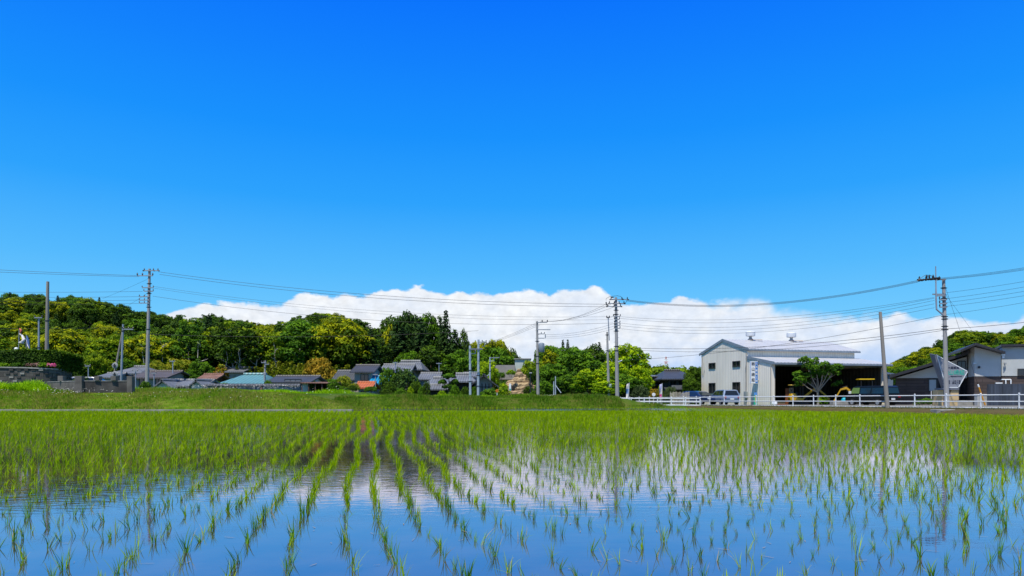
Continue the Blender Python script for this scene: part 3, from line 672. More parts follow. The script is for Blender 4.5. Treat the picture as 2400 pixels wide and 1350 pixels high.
def plant(kind, px, top, base_z, D, width_px, leaf, label, name='tree', cat='tree', group=None, vi=None, rz=None, top_z=None, wmax=None):
    """put one plant of a kind at a place: crown and trunk are its parts"""
    L = LIB[kind]; Hh, W, cr, tr = L[rng.randrange(len(L)) if vi is None else vi]
    x = PX(px, D); bz = gz(x, D) if base_z is None else base_z
    tz = PZ(top, D) if top_z is None else top_z
    s = (tz-bz)/Hh; w_ = s if width_px is None else width_px/F*D/W
    t = thing(name, label, cat, (x, D, bz), group)
    rz = rng.uniform(0, 6.28) if rz is None else rz
    c = link('crown', cr, (0, 0, 0), t, (w_, w_, s*.985), rz); c.material_slots[0].link = 'OBJECT'; c.material_slots[0].material = LM[leaf]
    link('trunk', tr, (0, 0, 0), t, ((w_+s)/2*.9, (w_+s)/2*.9, s), rz)
    return t
# gold-flowering patches seen on the slopes: (px, py, radius)
GOLD = [(165,728,60),(200,745,50),(20,705,30),(60,745,45),(140,790,50),(200,790,50),(235,735,40),(90,800,60),(25,790,50),(600,772,30),(640,772,20),(560,790,20),(345,790,20),(150,765,60),(250,760,30),(790,745,42),(30,740,30)]
GRP_W = {'dark': 'dark trees of the left hillside wood', 'lime': 'yellow-green trees of the left hillside wood', 'gold': 'golden flowering trees of the left hillside wood', 'mid': 'mid green trees of the left hillside wood', 'cedar': 'conifers of the left hillside wood'}
LAB_W = {'dark': 'dark evergreen broadleaf tree in the wood on the hillside at left', 'lime': 'yellow-green budding tree in the wood on the hillside at left', 'gold': 'golden yellow flowering tree in the wood on the hillside at left', 'mid': 'mid green leafy tree in the wood on the hillside at left', 'cedar': 'narrow dark conifer in the wood on the hillside at left'}
cnt = 0; D = 186.0
while D > 101:
    step = 4.6*(1+.25*(D-100)/90); x = PX(-70, D)+rng.uniform(0, step)
    while x < PX(1180, D):
        dd = D+rng.uniform(-2.5, 2.5); xx = x+rng.uniform(-1.2, 1.2); px = xx/dd*F+1200; x += step
        g = gz(xx, dd); zs = PZ(sil(px)+rng.uniform(0, 10), dd); h = zs-g
        if px > 880 and dd < 140: continue
        hmax = rng.uniform(7, 10.5) if px < 400 else rng.uniform(10, 15)
        if px > 880: hmax = min(hmax, 10)
        h = min(h, hmax)
        if h < 3.6: continue
        top = HZ-(g+h-HC)*F/dd
        if top > 862: continue
        q = rng.random(); leaf = 'dark' if q < .72 else 'mid' if q < .96 else 'lime'
        if any((px-a)**2+((top+12-b)*1.3)**2 < c*c*.7 for a, b, c in GOLD): leaf = 'gold' if rng.random() < .36 else 'lime' if rng.random() < .45 else 'dark'
        if px < 330 and leaf == 'dark' and rng.random() < .1: leaf = 'lime'
        if px < 430 and dd > 160: leaf = 'dark' if rng.random() < .75 else 'mid'
        kind = 'broad' if (px < 400 or leaf in ('gold', 'lime')) else 'tall' if rng.random() < .75 else 'broad'
        if leaf == 'dark' and rng.random() < (.34 if 190 < px < 480 or (dd > 160 and px < 430) else .1): kind = leaf = 'cedar'
        w_ = {'broad': h*rng.uniform(.58, .85), 'tall': h*rng.uniform(.42, .6), 'cedar': h*rng.uniform(.36, .46)}[kind]
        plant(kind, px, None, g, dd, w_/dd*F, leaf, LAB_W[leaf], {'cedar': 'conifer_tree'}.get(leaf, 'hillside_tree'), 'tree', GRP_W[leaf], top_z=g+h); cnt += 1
    D -= 6.0*(1+.3*(D-100)/90)
COUNT = cnt
# right-hand hill
LAB_R = {'dark': 'dark round tree on the wooded hill behind the modern house', 'lime': 'yellow-green tree on the wooded hill behind the modern house', 'gold': 'golden tree on the wooded hill behind the modern house', 'mid': 'mid green tree on the wooded hill behind the modern house', 'cedar': 'small dark conifer on the wooded hill behind the modern house'}
GOLD2 = [(2270,782,26),(2375,778,40),(2400,800,40),(2160,835,22),(2110,850,20),(2190,828,20),(2250,800,20),(2140,820,14)]
cr = 0; D = 232.0
while D > 122:
    step = 4.6*(1+.2*(D-120)/110); x = PX(2050, D)+rng.uniform(0, step)
    while x < PX(2450, D):
        dd = D+rng.uniform(-3, 3); xx = x+rng.uniform(-1.2, 1.2); px = xx/dd*F+1200; x += step
        g = gz(xx, dd); zs = PZ(sil(px)+rng.uniform(0, 9), dd); h = min(zs-g, rng.uniform(5, 7.5))
        if h < 2.4: continue
        top = HZ-(g+h-HC)*F/dd
        if top > 905: continue
        q = rng.random(); leaf = 'dark' if q < .66 else 'mid' if q < .95 else 'lime'
        if any((px-a)**2+((top+10-b)*1.3)**2 < c*c*.55 for a, b, c in GOLD2): leaf = 'lime' if rng.random() < .6 else 'gold' if rng.random() < .5 else 'mid'
        kind = 'broad'
        if leaf == 'dark' and rng.random() < .35: kind = leaf = 'cedar'
        w_ = h*(rng.uniform(.7, .95) if kind == 'broad' else .45)
        plant(kind, px, None, g, dd, w_/dd*F, leaf, LAB_R[leaf], 'conifer_tree' if leaf == 'cedar' else 'hill_tree', 'tree', LAB_R[leaf].replace(' tree', ' trees').replace('conifer', 'conifers'), top_z=g+h); cr += 1
    D -= 6.8*(1+.2*(D-120)/110)
print('right hill trees', cr)
# far wooded ridge between the houses and the workshop: reads as one mass
r_ = np.random.default_rng(5); lb = []
for i in range(420):
    px = r_.uniform(1490, 1720); dd = r_.uniform(330, 420); top = np.interp(px, [1490, 1540, 1600, 1640, 1720], [852, 858, 863, 868, 880])+r_.uniform(0, 45)+r_.choice([0, -4], p=[.9, .1])
    rr = r_.uniform(3, 6); lb.append((PX(px, dd), dd, PZ(top, dd)-rr, rr, rr, rr*r_.uniform(.8, 1.2)))
for i in range(120):
    px = r_.uniform(2040, 2120); dd = r_.uniform(330, 420); top = np.interp(px, [2040, 2120], [868, 850])+r_.uniform(0, 30)
    rr = r_.uniform(3, 5); lb.append((PX(px, dd), dd, PZ(top, dd)-rr, rr, rr, rr))
vft = lobes_mesh('w', lb, .30, 1.7, r_, tipf=.55)
tag(link('distant_wood', to_mesh('distant_wood', vft, LM['lime'])), 'far wooded ridge seen beyond the brick house', 'wood', kind='stuff')
mb = MB(); pts = []
n = 40
V = [];
for i in range(n+1):
    px = 1440+300*i/n; z = PZ(float(np.interp(px, [1440, 1540, 1600, 1640, 1740], [870, 872, 876, 882, 900])), 440)
    V += [(PX(px, 330), 330, 0), (PX(px, 385), 385, z*.6), (PX(px, 440), 440, z), (PX(px, 500), 500, 0)]
Fc = [(i*4+j, (i+1)*4+j, (i+1)*4+j+1, i*4+j+1) for i in range(n) for j in range(3)]
struct(link('hills', npmesh('hills', V, Fc, [GM], smooth=True)))

# named trees in front of the woods: kind, px, top, base(None=ground), D, width px, leaf, label
TL = [
 ('broad',935,722,None,128,110,'dark','tall dark spreading tree at the left of the high clump above the grey temple roof','tree'),
 ('broad',925,752,None,124,70,'gold','gold-flecked tree on the left flank of the high clump above the temple roof','tree'),
 ('broad',958,712,None,122,92,'cedar','rounded dark top of the high clump, beside the twin pointed crown','tree'),
 ('broad',1000,716,None,124,62,'mid','pointed tree dusted with yellow-green in the middle of the high clump','conifer_tree'),
 ('tall',1018,738,None,126,60,'dark','dark leafy tree just behind the gap in the high clump','tree'),
 ('cedar',1045,724,None,120,60,'cedar','tallest slim pointed cedar at the right of the high clump','conifer_tree'),
 ('cedar',1032,742,None,124,56,'cedar','shorter cedar leaning on the tallest slim cedar','conifer_tree'),
 ('cedar',985,745,None,114,96,'cedar','broad black-green conifer in front of the high clump','conifer_tree'),
 ('cedar',940,765,None,112,96,'cedar','black-green conifer at the foot of the high clump above the bare slope','conifer_tree'),
 ('cedar',1066,770,None,118,80,'cedar','dark conifer stepping down to the right of the slim cedar','conifer_tree'),
 ('tall',1087,766,None,118,40,'dark','thin tree with a small tuft top right of the high clump','tree'),
 ('broad',1010,800,None,108,90,'dark','dark bushy tree below the high clump','tree'),
 ('broad',1068,812,None,108,80,'mid','mid green tree behind the tiled farmhouses','tree'),
 ('broad',960,815,None,108,70,'mid','leafy green tree behind the temple roof','tree'),
 ('broad',1122,786,None,112,62,'gold','golden tree behind the twin concrete poles','tree'),
 ('broad',1163,785,None,114,66,'gold','domed golden tree right of the twin concrete poles','tree'),
 ('broad',1160,800,None,106,90,'mid','dark green tree below the domed golden crown','tree'),
 ('broad',1112,815,None,104,76,'mid','green tree between the farmhouse and the twin poles','tree'),
 ('broad',1195,812,None,116,60,'dark','green tree beside the pale hilltop building','tree'),
 ('broad',1140,838,None,98,60,'bright','fresh green tree behind the twin poles','tree'),
 ('broad',1250,838,None,99,70,'lime','yellow-green tree growing over the pale hilltop building','tree'),
 ('broad',1285,800,None,118,80,'mid','rounded tree behind the transformer pole','tree'),
 ('broad',1292,812,None,108,60,'gold','golden blossom tree right of the transformer pole','tree'),
 ('broad',1335,800,None,112,100,'mid','big mid green tree in the wood behind the far bank','tree'),
 ('cedar',1319,795,None,118,34,'cedar','small dark conifer tip, left of a matching pair','conifer_tree'),
 ('cedar',1331,794,None,118,34,'cedar','small dark conifer tip, right of a matching pair','conifer_tree'),
 ('broad',1385,803,None,122,80,'dark','dark tree behind the leaning pole with the meter box','tree'),
 ('cedar',1405,800,None,120,40,'cedar','dark conifer behind the pole with the meter box','conifer_tree'),
 ('broad',1355,812,None,98,120,'mid','broad leafy tree in the middle of the roadside wood','tree'),
 ('broad',1300,842,None,92,80,'mid','dense tree over the netting fence','tree'),
 ('broad',1340,868,None,84,80,'mid','low spreading tree behind the roadside bushes','tree'),
 ('broad',1378,858,None,80,76,'bright','bright green tree left of the tall concrete pole','tree'),
 ('broad',1262,860,None,95,60,'mid','shady tree behind the transformer pole foot','tree'),
 ('dome',1469,801,None,86,110,'bright','large bright green camphor tree with a domed top behind the main pole','tree'),
 ('dome',1438,846,None,80,92,'bright','bright green lower left shoulder tree under the domed camphor','tree'),
 ('dome',1497,853,None,84,66,'bright','bright green right shoulder tree under the domed camphor','tree'),
 ('broad',1425,885,None,76,70,'bright','low light green tree beside the meter box pole','tree'),
 ('broad',1460,872,None,78,90,'mid','shaded lower tree at the foot of the domed camphor','tree'),
 ('broad',1633,852,None,84,56,'dark','dark green tree against the left corner of the workshop','tree'),
 ('broad',1620,880,None,80,40,'dark','small dark tree behind the dark blue hatchback','tree'),
 ('bamboo',640,842,None,99,80,'bamboo','pale bamboo clump behind the long grey roof','bamboo'),
 ('bamboo',680,838,None,98,70,'bamboo','feathery bamboo clump left of the russet tree','bamboo'),
 ('bamboo',705,845,None,97,50,'bamboo','small bamboo clump touching the russet tree','bamboo'),
 ('bamboo',790,850,None,99,60,'bamboo','bamboo clump behind the two-storey house','bamboo'),
 ('bamboo',860,845,None,100,60,'bamboo','bamboo clump between the two-storey house and the bare slope','bamboo'),
 ('bamboo',560,850,None,99,70,'bamboo','olive bamboo behind the teal roof','bamboo'),
 ('bamboo',525,855,None,98,50,'russet','orange tinted shrub behind the dark red house','tree'),
 ('bush',752,836,None,96,74,'russet','russet orange maple behind the open carport','tree'),
 ('broad',770,792,None,106,80,'lime','lime green tree on the slope above the russet maple','tree'),
 ('broad',820,812,None,104,70,'mid','mid green tree above the two-storey house','tree'),
 ('broad',725,800,None,106,60,'mid','green tree on the slope above the bamboo','tree'),
 ('broad',440,868,None,88,60,'mid','round green tree left of the dark red house','tree'),
 ('broad',420,835,None,100,70,'bamboo','olive tree above the tiled long roof','tree'),
 ('broad',370,842,None,98,50,'bamboo','olive green tree right of the tall utility pole','tree'),
 ('broad',220,822,None,92,56,'lime','lime green layered tree left of the braced pole','tree'),
 ('broad',255,835,None,96,40,'lime','lime green tree behind the braced pole','tree'),
 ('broad',180,838,None,90,60,'dark','dark tree behind the concrete parapet','tree'),
 ('broad',300,835,None,98,70,'mid','green tree above the grey hipped roof','tree'),
 ('broad',470,842,None,100,60,'mid','green tree above the dark red house','tree'),
 ('bush',780,888,None,86,44,'mid','green garden tree beside the open carport','tree'),
 ('bush',805,880,None,84,40,'bamboo','tall thin garden shrub left of the two-storey house','shrub'),
 ('bush',910,860,None,84,44,'mid','green garden tree over the blue sheet roof','tree'),
 ('broad',1280,890,None,84,50,'mid','shrubby tree behind the small white van','tree'),
]
for (k, px, top, bz, D, wd, leaf, lab, nm) in TL: plant(k, px, top, bz, D, wd, leaf, lab, nm, 'bamboo' if nm == 'bamboo' else 'tree' if nm != 'shrub' else 'shrub')
# slender pale-stemmed trees whose bare trunks show against the dark wood
for i in range(2):
    r_ = np.random.default_rng(300+i); Hh, W = 12, 4.5
    lb = [(r_.uniform(-1.6, 1.6), r_.uniform(-1.2, 1.2), Hh*r_.uniform(.55, .97), r_.uniform(.4, .8), r_.uniform(.4, .8), .4) for _ in range(13)]
    LIB.setdefault('stem', []).append((Hh, W, to_mesh('crown', lobes_mesh('c', lb, 8, .36, r_, tipf=.8, zm=0), LM['mid']), trunk_mesh('trunk', Hh*.95, .17, W, .35, 9, r_, mat('birch_bark', (.55, .50, .42), .9, scale=3, streak=.3), .9)))
for i, (px, top, D, lf) in enumerate(((547, 770, 101, 'mid'), (600, 778, 101, 'gold'), (560, 800, 99, 'mid'), (530, 792, 100, 'mid'), (645, 790, 100, 'lime'), (470, 790, 101, 'mid'), (340, 800, 99, 'lime'), (380, 792, 101, 'mid'), (700, 785, 101, 'mid'), (870, 790, 103, 'mid'))):
    plant('stem', px, top, None, D, None, lf, ['pale-stemmed tree standing out left of the golden blossom', 'pale-stemmed tree with a golden tuft before the dark wood', 'short pale-stemmed tree behind the far grey roof', 'thin pale-stemmed tree above the orange tinted shrub', 'pale-stemmed tree above the bamboo clumps', 'pale-stemmed tree above the dark red house', 'pale-stemmed tree behind the tall utility pole', 'pale-stemmed tree right of the tall utility pole', 'pale-stemmed tree above the russet maple', 'pale-stemmed tree above the two-storey house'][i], 'pale_stemmed_tree')
# hillside undergrowth hides the soil between the trunks
def under(name, x0, x1, d0, d1, n, size, m, label, z0=.3, z1=2.6):
    px = nr.uniform(x0, x1, n); dd = nr.uniform(d0, d1, n); x = (px-1200)/F*dd; z = ground_z(x, dd)
    P_ = np.stack([x, dd, z+nr.uniform(z0, z1, n)*(.6+.4*np.sin(x*.7)*np.sin(dd*.6))], -1)
    V, Fc = leaf_quads(P_, nr.normal(0, .5, (n, 3))+np.array([0, -.4, .9]), size, nr)
    tag(link(name, npmesh(name, V, Fc, [m], tint=np.clip(nr.normal(0, .35, n), 0, 1))), label, 'undergrowth', kind='stuff')
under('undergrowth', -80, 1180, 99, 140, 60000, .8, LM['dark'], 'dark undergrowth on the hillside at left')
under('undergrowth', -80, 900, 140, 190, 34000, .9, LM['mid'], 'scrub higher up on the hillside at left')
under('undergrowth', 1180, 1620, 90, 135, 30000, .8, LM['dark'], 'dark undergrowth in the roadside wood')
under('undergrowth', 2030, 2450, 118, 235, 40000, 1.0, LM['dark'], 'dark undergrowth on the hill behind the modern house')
under('roadside_bushes', 1290, 1445, 70, 78, 14000, .35, LM['mid'], 'low bushes along the road under the camphor tree', 0, 1.0)
# ------------------------------------------------------------------ shared finishes
WHT = mat('white_paint', (.72, .74, .76), .4, var=(.85, 1.05)); DARKM = mat('dark_metal', (.03, .032, .036), .5); GALV = mat('galvanised', (.34, .36, .38), .45, metal=.3, var=(.8, 1.1))
GLASS = mat('window_glass', (.018, .024, .03), .08, spec=.7, var=(.8, 1.2)); FRAME = mat('window_frame', (.05, .05, .05), .5); BLKM = mat('black_iron', (.012, .012, .014), .5)
CREAM = mat('siding_cream', (.88, .81, .69), .75, var=(.90, 1.04), scale=.8, streak=.25, pattern='tile', pa=(.3, 99), tamp=.22)
TRIM = mat('grey_blue_trim', (.22, .27, .32), .5); STEELROOF = mat('corrugated_roof', (.50, .51, .54), .5, var=(.88, 1.05), pattern='tile', pa=(.42, 99), streak=.3)
KAW = mat('kawara_tiles', (.085, .092, .105), .45, var=(.75, 1.2), scale=.8, pattern='tile', pa=(.3, .28)); KAWL = mat('kawara_light', (.17, .18, .195), .5, var=(.7, 1.2), scale=.7, pattern='tile', pa=(.3, .28))
KAWD = mat('kawara_dark', (.055, .058, .068), .5, var=(.8, 1.2), scale=.8, pattern='tile', pa=(.3, .28)); TEAL = mat('teal_roof', (.11, .27, .29), .45, var=(.85, 1.1), pattern='tile', pa=(.45, 99))
BLUER = mat('blue_sheet_roof', (.012, .26, .50), .4, pattern='tile', pa=(.35, 99)); ORANGE = mat('orange_roof', (.50, .13, .04), .6, pattern='tile', pa=(.3, .28))
MAROON = mat('maroon_board', (.075, .022, .022), .7, pattern='tile', pa=(.25, 99)); RUST = mat('rusty_roof', (.23, .12, .09), .8, pattern='tile', pa=(.3, 99), var=(.6, 1.2))
PLAS = mat('grey_plaster', (.30, .29, .27), .85, var=(.85, 1.05)); PLASW = mat('white_plaster', (.62, .62, .60), .85, var=(.88, 1.03)); WOODD = mat('dark_boards', (.045, .034, .028), .8, pattern='tile', pa=(.2, 99), var=(.7, 1.2))
ASPH = mat('asphalt', (.085, .085, .085), .9, scale=3); PAVE = mat('yard_concrete', (.22, .215, .20), .9, scale=.7, var=(.7, 1.1))
def T3(px, py, D): return P(px, py, D)
def roof_gable(mb, x0, x1, y0, y1, zE, zR, ov=.45, th=.14, axis='x', ovg=None):
    """pitched roof slabs with thickness in the local frame; ridge along axis"""
    ovg = ov if ovg is None else ovg
    if axis == 'x':
        ym = (y0+y1)/2; k = (zR-zE)/(ym-y0)
        a = [(x0-ovg, y0-ov, zE-k*ov), (x1+ovg, y0-ov, zE-k*ov), (x1+ovg, ym, zR), (x0-ovg, ym, zR)]
        b = [(x0-ovg, ym, zR), (x1+ovg, ym, zR), (x1+ovg, y1+ov, zE-k*ov), (x0-ovg, y1+ov, zE-k*ov)]
    else:
        xm = (x0+x1)/2; k = (zR-zE)/(xm-x0)
        a = [(x0-ov, y1+ovg, zE-k*ov), (x0-ov, y0-ovg, zE-k*ov), (xm, y0-ovg, zR), (xm, y1+ovg, zR)]
        b = [(xm, y1+ovg, zR), (xm, y0-ovg, zR), (x1+ov, y0-ovg, zE-k*ov), (x1+ov, y1+ovg, zE-k*ov)]
    for q in (a, b): mb.prism([Vector(p)+Vector((0, 0, .02)) for p in q], (0, 0, th))
def roof_hip(mb, x0, x1, y0, y1, zE, zR, ov=.6, rid=.45):
    x0 -= ov; x1 += ov; y0 -= ov; y1 += ov; L = x1-x0; ym = (y0+y1)/2; rx0 = x0+L*(1-rid)/2; rx1 = x1-L*(1-rid)/2
    E = [(x0, y0, zE), (x1, y0, zE), (x1, y1, zE), (x0, y1, zE)]; Rr = [(rx0, ym, zR), (rx1, ym, zR)]
    mb.add(E+Rr, [(0, 1, 5, 4), (1, 2, 5), (2, 3, 4, 5), (3, 0, 4)]); mb.add([(x, y, z-.16) for x, y, z in E]+E, [(3, 2, 1, 0), (0, 1, 5, 4), (1, 2, 6, 5), (2, 3, 7, 6), (3, 0, 4, 7)])
def ridge_cap(tf, pts, r, m, parent):
    b = MB(tf); b.tube(pts, r, 6); b.build('ridge', m, parent)
def window(tf, parent, x0, z0, x1, z1, y, fr=FRAME, gl=GLASS, mull=1, dep=.05, sill=None):
    """window on a wall at local y (outer face towards -y)"""
    f = MB(tf); w_ = .07
    f.box(x0-w_, y-dep, z1, x1+w_, y+.02, z1+w_); f.box(x0-w_, y-dep, z0-w_, x1+w_, y+.02, z0); f.box(x0-w_, y-dep, z0, x0, y+.02, z1); f.box(x1, y-dep, z0, x1+w_, y+.02, z1)
    for k in range(mull): xm = x0+(x1-x0)*(k+1)/(mull+1); f.box(xm-.03, y-dep*.9, z0, xm+.03, y+.02, z1)
    o = f.build('window', fr, parent)
    g = MB(tf); g.box(x0, y-.015, z0, x1, y+.015, z1); g.build('pane', gl, o)
    if sill: s_ = MB(tf); s_.box(x0-.12, y-.14, z0-w_-.06, x1+.12, y, z0-w_-.003); s_.build('sill', sill, o)
    return o
def house(name, label, px, D, base, wpx, dep, eave_py, ridge_py, roofm, wallm, rt='gable', axis='x', ang=0, wins=(), ov=.5, cat='house', wallz=None, rid=.45, cap=True, chim=False):
    """a house whose front middle stands at pixel column px, distance D"""
    W = wpx/F*D; c = Vector((PX(px, D), D, base)); tf = frame_tf(c, R(ang)); t = thing(name, label, cat, c)
    zE = PZ(eave_py, D)-base; zR = PZ(ridge_py, D+dep/2)-base
    w_ = MB(tf)
    if rt == 'gable':
        if axis == 'x':
            w_.prism([(-W/2, 0, -.3), (-W/2, dep, -.3), (-W/2, dep, zE), (-W/2, dep/2, zR-.03), (-W/2, 0, zE)], (W, 0, 0))
        else: w_.prism([(-W/2, 0, -.3), (W/2, 0, -.3), (W/2, 0, zE), (0, 0, zR-.03), (-W/2, 0, zE)], (0, dep, 0))
    else: w_.box(-W/2, 0, -.3, W/2, dep, zE)
    w_.build('wall', wallm, t)
    r_ = MB(tf)
    if rt == 'gable': roof_gable(r_, -W/2, W/2, 0, dep, zE, zR, ov, .16, axis)
    else: roof_hip(r_, -W/2, W/2, 0, dep, zE, zR, ov, rid)
    ro = r_.build('roof', roofm, t)
    if cap:
        if rt == 'gable' and axis == 'x': ridge_cap(tf, [(-W/2-ov, dep/2, zR+.17), (W/2+ov, dep/2, zR+.17)], .16, roofm, ro)
        elif rt == 'gable': ridge_cap(tf, [(0, -ov, zR+.17), (0, dep+ov, zR+.17)], .16, roofm, ro)
        else:
            L = W+2*ov; a = L*rid/2
            ridge_cap(tf, [(-a, dep/2, zR+.05), (a, dep/2, zR+.05)], .2, roofm, ro)
    for q in wins:
        x0, z0, x1, z1 = q[:4]; window(tf, t, x0*W, z0, x1*W, z1, -.003, *(q[4:] or ()))
    return t, tf, W, zE, zR

# ------------------------------------------------------------------ workshop
B0 = Vector((24.8, 72.0, .06)); WA = R(16.0); WT = frame_tf(B0, WA); LX, WW, LL = 13.9, 8.9, 4.1
zE, zR, zLt, zLe = 5.93, 7.2, 5.02, 4.28
ws = thing('workshop', 'two-storey cream metal workshop with an open shaded bay and two roof ventilators', 'workshop', B0)
b = MB(WT); th = .15
# gable wall (long face at x=0) with window openings modelled as strips round them
wy = [(1.21, 2.54, 1.31, 2.46, 4.12, 4.74), (5.93, 7.24, 1.30, 2.46, 4.12, 4.76)]
ycuts = [-.0, 1.21, 2.54, 5.93, 7.24, WW]
def gz_(y): return zE+(zR-zE)*(1-abs(y-WW/2)/(WW/2))
def gwall(y0, y1, z0, z1=None):
    ys_ = [y0]+([WW/2] if y0 < WW/2 < y1 else [])+[y1]
    top = [(0, y, gz_(y) if z1 is None else z1) for y in ys_[::-1]]
    b.prism([(0, y0, z0), (0, y1, z0)]+top, (th, 0, 0))
gwall(0, 1.21, -.1); gwall(2.54, 5.93, -.1); gwall(7.24, WW, -.1)
for y0, y1, a0, a1, c0, c1 in wy:
    gwall(y0, y1, -.1, a0); gwall(y0, y1, a1, c0); gwall(y0, y1, c1, None)
b.prism([(0, -LL, -.1), (0, -.003, -.1), (0, -.003, zLt), (0, -LL, zLe)], (th, 0, 0))   # lean-to end wall
b.box(th, WW-th, -.1, LX-th, WW, zE)                                   # back wall
b.prism([(LX-th, th, -.1), (LX-th, WW, -.1), (LX-th, WW, zE), (LX-th, WW/2, zR), (LX-th, th, zE)], (th, 0, 0))
b.prism([(LX-th, -LL, -.1), (LX-th, th-.003, -.1), (LX-th, th-.003, zLt), (LX-th, -LL, zLe)], (th, 0, 0))
b.box(th+.002, .0, zLt-.05, LX-th-.002, th, zE)                                   # strip above the lean-to
b.build('wall', CREAM, ws)
def rs(mb, q, t=.10): mb.prism(q, (0, 0, t))
mb = MB(WT); k = (zR-zE)/(WW/2)
rs(mb, [(-.05, -.35, zE-.35*k+.03), (LX+.3, -.35, zE-.35*k+.03), (LX+.3, WW/2, zR+.03), (-.05, WW/2, zR+.03)]); rs(mb, [(-.05, WW/2, zR+.03), (LX+.3, WW/2, zR+.03), (LX+.3, WW+.35, zE-.35*k+.03), (-.05, WW+.35, zE-.35*k+.03)])
ro = mb.build('roof', STEELROOF, ws)
mb = MB(WT); kl = (zLt-zLe)/LL
rs(mb, [(-.05, -LL-.45, zLe-.45*kl+.03), (LX+.5, -LL-.45, zLe-.45*kl+.03), (LX+.5, -.003, zLt+.03), (-.05, -.003, zLt+.03)], .1); lr = mb.build('lean_to_roof', STEELROOF, ws)
mb = MB(WT)   # verge trim
e = -.10
for a, c in (((-.35, zE-.35*k), (WW/2, zR)), ((WW/2, zR), (WW+.35, zE-.35*k))):
    mb.prism([(e, a[0], a[1]-.12), (e, c[0], c[1]-.12), (e, c[0], c[1]+.17), (e, a[0], a[1]+.17)], (.047, 0, 0))
mb.prism([(-.10, -LL-.45, zLe-.45*kl-.12), (-.10, -.06, zLt-.12), (-.10, -.06, zLt+.17), (-.10, -LL-.45, zLe-.45*kl+.17)], (.047, 0, 0))
mb.build('roof_trim', TRIM, ws)
mb = MB(WT); mb.box(-.06, -LL-.53, zLe-.45*kl-.10, LX+.5, -LL-.455, zLe-.45*kl+.06); mb.box(-.06, -.43, zE-.35*k-.10, LX+.3, -.355, zE-.35*k+.06); mb.build('gutter', TRIM, ws)
for xx in (.25, 4.7, 9.2, LX-.25):
    mb = MB(WT); mb.box(xx-.1, -LL+.02, -.1, xx+.1, -LL+.22, zLe-.02)
    if xx in (.25, LX-.25): mb.build('post', CREAM, ws)
mb = MB(WT)
for xx in np.linspace(.6, LX-.6, 9): mb.prism([(xx, -LL+.05, zLe-.22), (xx, -.05, zLt-.22), (xx, -.05, zLt-.05), (xx, -LL+.05, zLe-.05)], (.08, 0, 0))
mb.box(th+.01, -LL+.03, zLe-.32, LX-th-.01, -LL+.13, zLe-.06); mb.build('rafter', mat('green_steel', (.10, .13, .12), .6), ws)
mb = MB(WT); mb.box(th+.003, -LL, -.1, LX-th-.003, WW-th-.003, .04); mb.build('floor', PAVE, ws)
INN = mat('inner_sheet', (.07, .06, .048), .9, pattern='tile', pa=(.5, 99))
mb = MB(WT); mb.box(th+.002, WW-th-.06, .04, LX-th-.002, WW-th-.003, zE-.1); mb.box(th+.002, 2.2, .05, 4.6, 2.28, 3.4); mb.box(9.2, 4.2, .05, LX-th-.01, 4.28, 3.2); mb.box(LX-th-.05, -LL+.24, .05, LX-th-.004, WW-th-.08, 4.0); mb.build('partition_and_shade_lining', INN, ws)  # right end-wall lining is a dark sheet added to put shade in the bay
for y0, y1, a0, a1, c0, c1 in wy:
    tfw = WT @ Matrix.Rotation(R(-90), 4, 'Z')     # local x' = -y direction, outward = -x
    for z0, z1 in ((a0, a1), (c0, c1)): window(tfw, ws, -y1+.05, z0+.05, -y0-.05, z1-.05, .05, mull=1, dep=.13)
for xv in (3.55, 9.0):   # rooftop ventilators
    v = MB(WT); v.lathe([(.30, 0), (.34, .05), (.16, .22), (.16, .45)], 14, (xv, WW/2, zR+.1)); vo_ = v.build('roof_ventilator', GALV, ws, smooth=True)
    v = MB(WT); v.lathe([(.30, .42), (.50, .46), (.52, .55), (.52, .92), (.45, 1.0), (.2, 1.03)], 16, (xv, WW/2, zR+.1)); v.build('ventilator_cap', WHT, vo_, smooth=True)
    v = MB(WT); v.prism([(xv-.45, WW/2-.5, zR+.14), (xv+1.1, WW/2-.75, zR+.07), (xv+1.1, WW/2-.5, zR+.14), (xv+.3, WW/2-.3, zR+.14)], (0, 0, .012)); v.build('rust_stain', mat('rust', (.35, .20, .08), .9), vo_)
mb = MB(WT)
for (y, z0, z1) in ((.06, 1.0, 5.6), (WW-.3, 3.4, 5.6), (-LL+.12, .4, 4.1)): mb.tube([(-.07, y, z0), (-.07, y, z1)], .045, 6)
mb.tube([(-.09, .22, 1.0), (-.1, .22, 3.6), (-.05, .05, 4.7)], .025, 5); mb.tube([(-.07, WW-.5, 3.2), (-.09, WW-.75, 4.0), (-.07, WW-.6, 4.9)], .02, 5)
mb.build('downpipe', mat('pipe_grey', (.36, .35, .33), .6), ws)
mb = MB(WT); mb.box(-.26, -.12, .75, -.003, .22, 1.45); mb.tube([(-.13, .05, 0), (-.13, .05, .75)], .04, 6); mb.build('meter_box', mat('meter_grey', (.30, .34, .35), .6), ws, bevel=.01)
